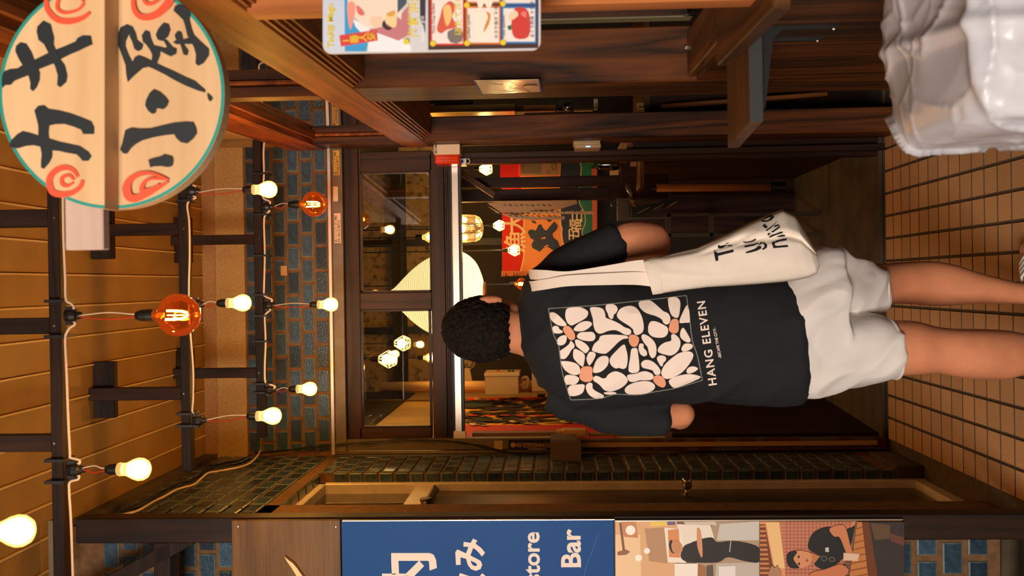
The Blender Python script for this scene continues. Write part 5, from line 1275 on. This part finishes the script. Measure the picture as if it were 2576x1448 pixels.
def shirt_disp(p, n):
    q = V((p.x * 1.0, p.y * .8, p.z))
    f = noise.noise(V((p.x * 5 + p.z * 3.2, p.y * 4, p.z * 4.2))) * .010
    k = 1 - abs(noise.noise(V((p.x * 7 + p.z * 6, p.y * 6, p.z * 3 - p.x * 2)) * 1.0)) * 2
    f += max(0, k - .3) * .012
    return f
shirt = mesh_obj('t_shirt', fuse(b, .008, 5, shirt_disp), M['shirt'], who)
# collar ribbing
rb = MB(); cr = [V(p) for p in st(1318, 770, 902, 2.795, .070, 2.2, .10)]
rb.tube(cr + cr[:1], .0065, 8, False); rb.build('collar', 'shirt', who, smooth=True)
# shorts
b = MB()
loft_s(b, [st(1960, 705, 1000, 2.78, .130, 2.5, .07), st(2020, 655, 1000, 2.78, .142, 2.5, .05), st(2070, 622, 985, 2.79, .145, 2.5), st(2105, 628, 975, 2.79, .14, 2.5)])
loft_s(b, [st(2040, 625, 808, 2.80, .125, 2.4), st(2080, 618, 803, 2.81, .122, 2.4), st(2130, 638, 800, 2.84, .112, 2.4), st(2180, 662, 796, 2.88, .100, 2.4), st(2216, 684, 788, 2.905, .092, 2.4)])
loft_s(b, [st(2040, 786, 992, 2.78, .13, 2.4, .0), st(2080, 790, 984, 2.775, .125, 2.4), st(2130, 794, 970, 2.77, .115, 2.4, .02), st(2190, 792, 959, 2.765, .108, 2.4, .05), st(2244, 803, 949, 2.76, .104, 2.4, .10)])
def short_disp(p, n):
    k = 1 - abs(noise.noise(V((p.x * 9 + p.z * 9, p.y * 5, p.z * 3.5 - p.x * 5)))) * 2
    return max(0, k - .2) * .017 + noise.noise(p * 9) * .006 - .003
shorts = mesh_obj('shorts', fuse(b, .007, 4, short_disp), M['shorts'], who)
# hems and seam as raised stitched bands
hb = MB(); hh = st(2238, 802, 950, 2.762, .105, 2.4, .10); hb.tube(hh + hh[:1], .0042, 6, False)
hh = st(2208, 679, 791, 2.90, .095, 2.4); hb.tube(hh + hh[:1], .0042, 6, False); hb.build('hem', 'shorts', who, smooth=True)
# shoes and socks
for heel, dv in ((hl, V((-.12, 1, 0)).normalized()), (hr, V((.55, .83, 0)).normalized())):
    sv = V((dv.y, -dv.x, 0)); up_m = MB(); rings = []
    for a, wd, h0, h1 in ((-.045, .020, .03, .085), (-.03, .036, .026, .105), (.02, .042, .026, .115), (.07, .042, .026, .095), (.12, .045, .026, .075), (.17, .048, .026, .062), (.215, .044, .026, .052), (.245, .026, .026, .042)):
        c = heel + dv * a; rr = []
        for j in range(16):
            t = 2 * math.pi * j / 16; rr.append(c + sv * (wd * math.cos(t)) + V((0, 0, (h0 + h1) / 2 + (h1 - h0) / 2 * math.sin(t))))
        rings.append(rr)
    up_m.loft(rings); sh = up_m.build('shoe', mat('white sneaker', (214, 208, 198), .6, var=.08, scale=20), who, smooth=True)
    so = MB(); out = []
    for a, wd in ((-.05, .018), (-.03, .037), (.05, .044), (.15, .051), (.21, .048), (.25, .022)): out.append((a, wd))
    poly = [heel + dv * a + sv * wd for a, wd in out] + [heel + dv * a - sv * wd for a, wd in reversed(out)]
    so.prism(poly, (0, 0, .03)); so.build('sole', flat((196, 190, 176)), sh, bevel=.004)
    so = MB()
    for k_ in range(4): so.tube([heel + dv * (.08 + k_ * .025) + sv * .026 + V((0, 0, .098 - k_ * .008)), heel + dv * (.085 + k_ * .025) + V((0, 0, .104 - k_ * .009)), heel + dv * (.08 + k_ * .025) - sv * .026 + V((0, 0, .098 - k_ * .008))], .004, 6)
    so.build('laces', flat((226, 220, 210)), sh)
# ------------------------------------------------------------------ prints that follow the cloth
def bvh_of(*objs):
    vs, fs = [], []
    for o in objs:
        k = len(vs); base = org(o); vs += [v.co + base for v in o.data.vertices]; fs += [[k + i for i in p.vertices] for p in o.data.polygons]
    return BVHTree.FromPolygons(vs, fs)
def cloth_print(name, parent, bvh, items, lift=.0016):
    """items: (material, [px points]) polygons or (material, None, mesh2d); dropped on the cloth along the line of sight"""
    mats = []; bmA = bmesh.new(); layer = 0
    for it in items:
        m = it[0]
        if m not in mats: mats.append(m)
        bb = bmesh.new()
        if it[1]:
            pts = it[1]; tr = tessellate_polygon([[V((x, y, 0)) for x, y in pts]])
            vv = [bb.verts.new((x, y, 0)) for x, y in pts]
            for t in tr:
                try: bb.faces.new([vv[i] for i in t])
                except ValueError: pass
        else:
            vv = [bb.verts.new((x, y, 0)) for x, y in it[2][0]]
            for f in it[2][1]:
                try: bb.faces.new([vv[i] for i in f])
                except ValueError: pass
        for _ in range(5):
            le = [e for e in bb.edges if e.calc_length() > 9]
            if not le: break
            bmesh.ops.subdivide_edges(bb, edges=le, cuts=1); bmesh.ops.triangulate(bb, faces=bb.faces)
        mp = {}
        bb.verts.ensure_lookup_table()
        for v in bb.verts:
            r = ray(v.co.x, v.co.y).normalized(); h = bvh.ray_cast(CAM, r)
            if h[0] is None: continue
            mp[v] = bmA.verts.new(h[0] - r * (lift + it[3] if len(it) > 3 else lift))
        for f in bb.faces:
            if all(v in mp for v in f.verts):
                try:
                    nf = bmA.faces.new([mp[v] for v in f.verts]); nf.material_index = mats.index(m); nf.smooth = True
                except ValueError: pass
        bb.free()
    me = bpy.data.meshes.new(name); bmA.to_mesh(me); bmA.free()
    me.transform(Matrix.Translation(-org(parent)))
    for m in mats: me.materials.append(m)
    o = bpy.data.objects.new(name, me); COL.objects.link(o); o.parent = parent
    return o
def text2d(string, base, dirv, size, bold=.03, xs=1.0, align='LEFT', sp=1.0):
    mb = MB(); text_mesh(mb, string, (0, 0, 0), (1, 0, 0), (0, 1, 0), size, 0, align, bold, xs, sp)
    d_ = V((*dirv, 0)).normalized(); u = V((d_.y, -d_.x, 0))        # picture y runs down; letters stand to the picture's left
    out = []
    for v in mb.v:
        q = V((*base, 0)) + d_ * v.x + u * v.y; out.append((q.x, q.y))
    return out, mb.f
def st2d(pts, wd, closed=False):
    q = [V((p.x, p.y)) for p in catmull(pts, closed, 4)]; n = len(q); L = []; Rr = []
    for i, p in enumerate(q):
        t = (q[min(i + 1, n - 1)] - q[max(i - 1, 0)]).normalized(); o = V((-t.y, t.x)) * wd / 2; L.append(p + o); Rr.append(p - o)
    vs = [(p.x, p.y) for p in L + Rr]
    return vs, [(i, i + 1, n + i + 1, n + i) for i in range(n - 1)]
bs_ = bvh_of(shirt)
PW_ = flat((246, 228, 214), .8, .2); PO = flat((238, 166, 130), .8, .2); PG = flat((132, 134, 126), .8, .2)
g = scaled(1360, 720, 4.826); items = []
def blob(m, pts, sm=4): items.append((m, [(p.x, p.y) for p in catmull(g(pts), True, sm)]))
for p in ([(110,325),(155,315),(215,350),(310,450),(300,480),(250,480),(190,460),(130,410),(106,365)], [(330,265),(420,252),(490,255),(560,290),(577,330),(540,390),(400,465),(365,472),(325,440),(300,370),(305,300)],
          [(180,478),(215,490),(230,520),(265,540),(258,565),(200,572),(155,560),(140,525),(150,490)], [(402,518),(450,460),(520,425),(590,425),(624,455),(590,500),(520,540),(430,543)],
          [(440,600),(480,560),(560,553),(630,555),(665,600),(650,650),(600,665),(520,655),(460,632)], [(420,650),(460,648),(540,690),(585,740),(585,775),(545,810),(500,780),(440,730),(422,690)],
          [(200,650),(240,605),(300,592),(318,620),(305,680),(270,710),(225,715),(198,690)], [(345,700),(365,660),(405,700),(408,740),(375,770),(340,830),(300,875),(255,880),(230,840),(235,785),(290,745)],
          [(395,800),(410,760),(450,768),(520,810),(537,860),(520,960),(500,970),(450,930),(400,870)], [(560,860),(590,800),(640,795),(668,825),(650,880),(600,955),(575,940),(558,890)],
          [(600,265),(640,250),(720,258),(765,285),(785,340),(795,380),(880,415),(960,455),(1020,495),(1085,520),(1100,560),(1070,590),(1010,580),(960,550),(900,530),(820,540),(750,568),(700,570),(660,530),(640,460),(635,400),(615,330)],
          [(788,260),(800,222),(850,210),(910,230),(935,275),(915,320),(888,345),(880,385),(855,395),(830,375),(815,330),(795,290)], [(930,330),(970,270),(1050,238),(1120,240),(1180,280),(1230,370),(1252,480),(1240,550),(1200,580),(1160,590),(1130,560),(1120,520),(1060,470),(980,420),(932,375)],
          [(1190,200),(1230,170),(1310,165),(1370,195),(1450,265),(1490,300),(1550,330),(1575,390),(1560,445),(1525,462),(1490,440),(1470,400),(1400,360),(1330,340),(1260,310),(1205,255)], [(1550,145),(1600,128),(1660,138),(1695,190),(1690,290),(1672,370),(1640,380),(1590,350),(1560,270),(1548,190)],
          [(1785,225),(1812,420),(1760,440),(1700,445),(1685,425),(1710,350)], [(1310,470),(1340,425),(1400,425),(1480,460),(1540,500),(1543,570),(1500,615),(1420,622),(1350,605),(1310,560),(1305,510)],
          [(1695,560),(1715,510),(1740,508),(1780,570),(1820,650),(1800,680),(1750,665),(1700,620)], [(1585,620),(1590,585),(1630,582),(1680,630),(1698,690),(1680,760),(1640,810),(1580,838),(1520,830),(1440,805),(1422,770),(1450,720),(1510,680),(1570,665),(1588,645)],
          [(1710,750),(1745,700),(1800,693),(1843,710),(1840,745),(1790,778),(1725,788)], [(625,760),(650,700),(705,650),(720,610),(770,590),(880,585),(1000,592),(1055,605),(1058,630),(1000,640),(940,680),(870,750),(800,810),(740,815),(660,795),(628,780)],
          [(1010,705),(1040,770),(1057,860),(1045,970),(1010,1000),(970,995),(950,988),(910,995),(860,960),(838,910),(850,860),(920,780)], [(1100,770),(1130,748),(1170,755),(1185,830),(1198,960),(1190,1030),(1130,1052),(1075,1035),(1068,980),(1085,870)],
          [(1190,740),(1200,700),(1230,692),(1252,710),(1250,745),(1285,785),(1290,830),(1255,848),(1215,825),(1193,780)], [(1225,600),(1250,580),(1310,605),(1375,665),(1405,740),(1400,830),(1370,868),(1340,860),(1315,810),(1300,740),(1260,690),(1230,640)],
          [(1412,880),(1430,845),(1480,838),(1520,860),(1518,900),(1490,930),(1480,965),(1460,968),(1440,940)], [(1220,940),(1250,900),(1310,893),(1380,925),(1440,990),(1455,1040),(1440,1070),(1400,1072),(1375,1050),(1360,1020),(1310,1005),(1240,985)],
          [(1465,1040),(1500,960),(1580,880),(1680,810),(1790,788),(1845,810),(1850,860),(1800,950),(1720,1040),(1640,1090),(1560,1120),(1510,1118),(1475,1085)], [(1770,1035),(1790,990),(1850,970),(1910,995),(1870,1035),(1800,1058)],
          [(1560,1140),(1620,1100),(1750,1068),(1850,1068),(1945,1100),(1860,1150),(1760,1190),(1640,1230),(1600,1220),(1565,1180)], [(635,1030),(660,930),(700,870),(750,845),(810,850),(828,900),(805,970),(740,1030),(670,1050)],
          [(1050,1090),(1070,1070),(1150,1060),(1220,1035),(1280,1030),(1345,1055),(1372,1090),(1350,1130),(1290,1138),(1200,1140),(1140,1158),(1085,1155),(1060,1125)], [(1020,1260),(1050,1210),(1130,1170),(1250,1148),(1340,1160),(1388,1205),(1370,1255),(1290,1295),(1180,1310),(1060,1305)],
          [(640,1110),(670,1085),(710,1095),(750,1115),(790,1110),(820,1070),(880,1035),(940,1035),(1010,1070),(1058,1130),(1040,1180),(980,1230),(900,1265),(830,1275),(770,1255),(730,1210),(690,1175),(645,1145)], [(248,910),(340,910),(430,935),(475,985),(475,1050),(430,1075),(370,1065),(300,1020),(262,960)],
          [(290,1110),(320,1075),(400,1080),(460,1105),(462,1145),(420,1188),(350,1192),(300,1185)], [(335,1230),(370,1200),(450,1190),(520,1188),(535,1215),(510,1290),(440,1325),(360,1328),(330,1280)],
          [(548,1215),(575,1175),(610,1168),(630,1190),(632,1235),(670,1270),(740,1305),(770,1330),(750,1355),(680,1362),(620,1340),(570,1290)], [(765,1290),(830,1280),(900,1283),(920,1300),(870,1312),(800,1312)]): blob(PW_, p)
for p in ([(272,510),(300,482),(340,482),(385,525),(415,580),(415,630),(385,652),(345,640),(310,590),(280,550)], [(1070,620),(1090,588),(1140,588),(1190,620),(1192,670),(1165,725),(1130,733),(1095,715),(1072,670)], [(1580,420),(1620,392),(1665,405),(1675,450),(1675,530),(1650,565),(1600,570),(1558,530),(1562,480)],
          [(1370,1110),(1395,1082),(1450,1082),(1500,1120),(1520,1180),(1500,1222),(1460,1222),(1410,1195),(1370,1150)], [(475,1050),(500,985),(570,968),(625,985),(628,1040),(625,1070),(637,1110),(610,1150),(550,1160),(495,1140),(472,1100)]): blob(PO, p)
for q in ([(95,268),(600,235),(1200,175),(1770,110)], [(1770,110),(1812,420),(1845,670),(1900,830),(1965,1138)], [(1965,1138),(1650,1232),(1400,1276),(1180,1315),(930,1308),(830,1330),(700,1362),(365,1378)], [(365,1378),(270,1070),(240,880),(215,710),(150,560),(95,268)]):
    items.append((PG, None, st2d(g(q), 2.3)))
b0_, b1_ = g([(2140, 1200), (1984, 104)])
items.append((PW_, None, text2d('HANG ELEVEN', b0_, (b1_[0] - b0_[0], b1_[1] - b0_[1]), 21, .018, 1.0, 'LEFT', 1.17)))
b0_, b1_ = g([(2196, 868), (2118, 470)])
items.append((PW_, None, text2d('-ESCAPE THE CITY-', b0_, (b1_[0] - b0_[0], b1_[1] - b0_[1]), 7.0, .02, .94)))
cloth_print('shirt_print', shirt, bs_, items)
# ------------------------------------------------------------------ tote bag on the right shoulder
db_ = 2.56
tb = thing('tote_bag', 'cream canvas tote bag with black lettering hanging from the shoulder of the man', 'bag', P(2055, 640, 2.6))
stn = [((1618,655),(1642,741),0,.018,None), ((1655,647),(1668,737),0,.026,None), ((1690,637),(1706,731),0,.032,.05), ((1753,623),(1780,722),0,.040,.06), ((1833,587),(1850,718),0,.044,.19), ((1891,558),(1910,714),0,.046,.29), ((1938,538),(1966,709),0,.048,.35), ((1968,526),(2005,704),0,.046,.37), ((1999,541),(2036,697),0,.040,.38), ((2028,586),(2054,688),0,.030,.38), ((2048,622),(2061,668),0,.014,.4)]
def tote_pt(i, t, off):
    (ax, ay), (bx, by) = stn[i][0], stn[i][1]
    return P(ax + (bx - ax) * t, ay + (by - ay) * t, 2.575 + off)
b = MB(); rings = []; N_ = 26
for i, s_ in enumerate(stn):
    h = s_[3]; cr = s_[4]; front = []; backs = []
    for j in range(N_):
        t = j / (N_ - 1); prof = math.sqrt(max(0, 1 - (2 * t - 1) ** 2)) ** .7
        o = -h * prof
        if cr is not None:
            o += .75 * h * math.exp(-((t - cr) / .035) ** 2)
            if t < cr: o += (cr - t) * .10
        front.append(tote_pt(i, t, o)); backs.append(tote_pt(i, t, h * .35 * prof + (0 if cr is None else max(0, cr - t) * .1)))
    rings.append(front + backs[::-1][1:-1])
fine = []
for i in range(len(rings) - 1):
    for k in range(4):
        u = k / 4; fine.append([rings[i][j].lerp(rings[i + 1][j], u) for j in range(len(rings[0]))])
fine.append(rings[-1])
for r in fine:
    for j in range(len(r)):
        p = r[j]; k = 1 - abs(noise.noise(V((p.x * 16, p.y * 6, p.z * 4)))) * 2
        r[j] = p + V((0, -1, 0)) * (max(0, k - .3) * .006 + noise.noise(p * 14) * .003)
b.loft(fine); bag = b.build('bag_body', 'canvas', tb, smooth=True)
hm = MB(); a_, c_ = [], []
for j in range(13):
    t = j / 12; p = tote_pt(0, t, -.018 * math.sqrt(max(0, 1 - (2 * t - 1) ** 2)) - .003); q = tote_pt(1, t, -.028 * math.sqrt(max(0, 1 - (2 * t - 1) ** 2)) - .003); a_.append(p); c_.append(q)
hm.loft([a_, [p.lerp(q, .5) + V((0, -.003, 0)) for p, q in zip(a_, c_)], c_], False, False); hm.build('top_hem', 'canvas', tb, smooth=True)
def strap(pts, w_, nm='strap'):
    """ribbon lying on the shirt: px centre line with offsets across"""
    b = MB(); q = catmull([(x, y, d) for x, y, d in pts], False, 6); L, R = [], []
    for i, p in enumerate(q):
        f = i / (len(q) - 1); wd = w_[0] + (w_[1] - w_[0]) * f; wd += w_[2] * math.sin(math.pi * f)
        L.append(P(p.x, p.y - wd / 2, p.z)); R.append(P(p.x, p.y + wd / 2, p.z + .002))
    n = len(q); T = [v + V((0, .004, 0)) for v in L]; U = [v + V((0, .004, 0)) for v in R]
    loft_s(b, [[L[i], R[i], U[i], T[i]] for i in range(n)]); return b.build(nm, 'canvas', tb, smooth=False)
strap([(1640, 672, 2.575), (1600, 672, 2.590), (1520, 684, 2.612), (1430, 696, 2.630), (1370, 692, 2.655), (1338, 690, 2.70), (1330, 689, 2.77), (1345, 690, 2.87), (1400, 690, 2.93)], (38, 26, -6))
strap([(1655, 705, 2.575), (1600, 700, 2.585), (1520, 702, 2.603), (1430, 706, 2.620), (1370, 715, 2.650), (1336, 720, 2.695), (1326, 720, 2.77), (1340, 720, 2.87), (1400, 715, 2.93)], (36, 32, -8))
tv = bvh_of(bag); TI = flat((28, 32, 34), .8, .2); items = []
g = scaled(1620, 500, 5.17)
for pl_ in ([(903,686),(940,660),(960,665),(970,705),(1165,655),(1168,690),(975,740),(970,808),(932,810)], ): items.append((TI, g([(903,672),(945,662),(958,705),(1163,655),(1168,690),(965,742),(968,800),(932,812)])))
for pl_ in ([(960,620),(1020,605),(1150,592),(1153,612),(1030,632),(1008,645),(963,643)], [(958,605),(980,600),(1000,625),(975,640)], [(1050,585),(1090,570),(1110,572),(1085,582)],
            [(1305,610),(1380,595),(1480,572),(1510,595),(1470,600),(1400,615),(1310,632)], [(1322,690),(1440,650),(1490,610),(1520,612),(1530,640),(1480,670),(1400,695),(1328,708)], [(1510,565),(1560,560),(1602,590),(1600,630),(1560,662),(1530,655),(1560,630),(1570,600),(1540,585),(1505,592)],
            [(1285,550),(1330,560),(1400,545),(1450,515),(1462,530),(1410,560),(1330,575),(1295,568)],
            [(1660,570),(1700,545),(1800,520),(1855,510),(1858,538),(1760,555),(1705,575),(1700,600),(1730,612),(1870,598),(1876,625),(1680,642),(1678,620),(1668,600)],
            [(1600,455),(1700,400),(1770,345),(1765,375),(1690,430),(1615,478)], [(1580,410),(1660,355),(1735,290),(1720,310),(1660,372),(1600,418)], [(1690,350),(1745,330),(1768,350),(1740,352),(1700,368)], [(1540,345),(1580,322),(1585,350),(1605,345),(1600,385),(1560,372)],
            [(1515,285),(1560,250),(1640,208),(1695,205),(1700,230),(1660,275),(1600,300),(1545,300)], [(1620,498),(1660,470),(1780,425),(1812,428),(1800,445),(1720,470),(1640,505)], [(1720,490),(1800,465),(1842,470),(1830,488),(1760,496)]): items.append((TI, g(pl_)))
CV = M['canvas']
items.append((CV, g([(1575,285),(1620,268),(1650,240),(1640,230),(1590,258)]), None, .0008))
for it in items: cloth_print('letter', bag, tv, [it])
# ------------------------------------------------------------------ plastic-wrapped crate, lower right
b = MB()
ct = V((.335, 1.405, 0))
loft_s(b, [ring(ct + V((0, 0, z)), a_, b_, 40, e) for z, a_, b_, e in ((0, .135, .185, 5), (.3, .138, .186, 5), (.6, .14, .19, 5), (.88, .150, .198, 4.5), (.945, .150, .198, 4), (.97, .132, .178, 3.4), (.977, .10, .14, 3))])
def film(p, n):
    f = noise.noise(p * 5) * .012 - .006
    for sc_, wd, am, tl in ((V((4.2, 3.0, 3.6)), .055, .0050, .075), (V((12, 8, 10)), .08, .0022, .05)):
        q = V((p.x * sc_.x + p.z * 2, p.y * sc_.y - p.x * 2, p.z * sc_.z + p.y * 1.5)) + noise.noise_vector(p * 6) * .35
        dd, pp = noise.voronoi(q)
        rv = noise.cell_vector(pp[0] * 7.3) - V((.5, .5, .5))
        f += math.exp(-(dd[1] - dd[0]) / wd) * am + rv.dot(q - pp[0]) * tl / sc_.x
    # the bag's own rim folds over the crate's near edge
    f += .012 * math.exp(-((p.y - 1.235 - .01 * noise.noise(p * 9)) / .012) ** 2) * (1 if p.z > .87 else 0)
    f += .010 * math.exp(-((p.x - .335 - .12 * (p.y - 1.4)) / .012) ** 2) * (1 if p.z > .92 else 0)
    return f
me = fuse(b, .0045, 2, film)
m, nt, bb_ = _new('white plastic film'); bb_.inputs['Base Color'].default_value = lin((196, 196, 202)); bb_.inputs['Roughness'].default_value = .3; bb_.inputs['Subsurface Weight'].default_value = .25; bb_.inputs['Subsurface Radius'].default_value = (.03, .03, .03)
M['film'] = m
pbg = thing('wrapped_crate', 'tall crate wrapped in crumpled white plastic, standing on the tiles by the timber wall', 'crate', (.345, 1.405, 0))
mesh_obj('plastic_wrap', me, m, pbg)
MB().box((.24, 1.25, .0), (.45, 1.56, .8)).build('crate', flat((120, 126, 132)), pbg)
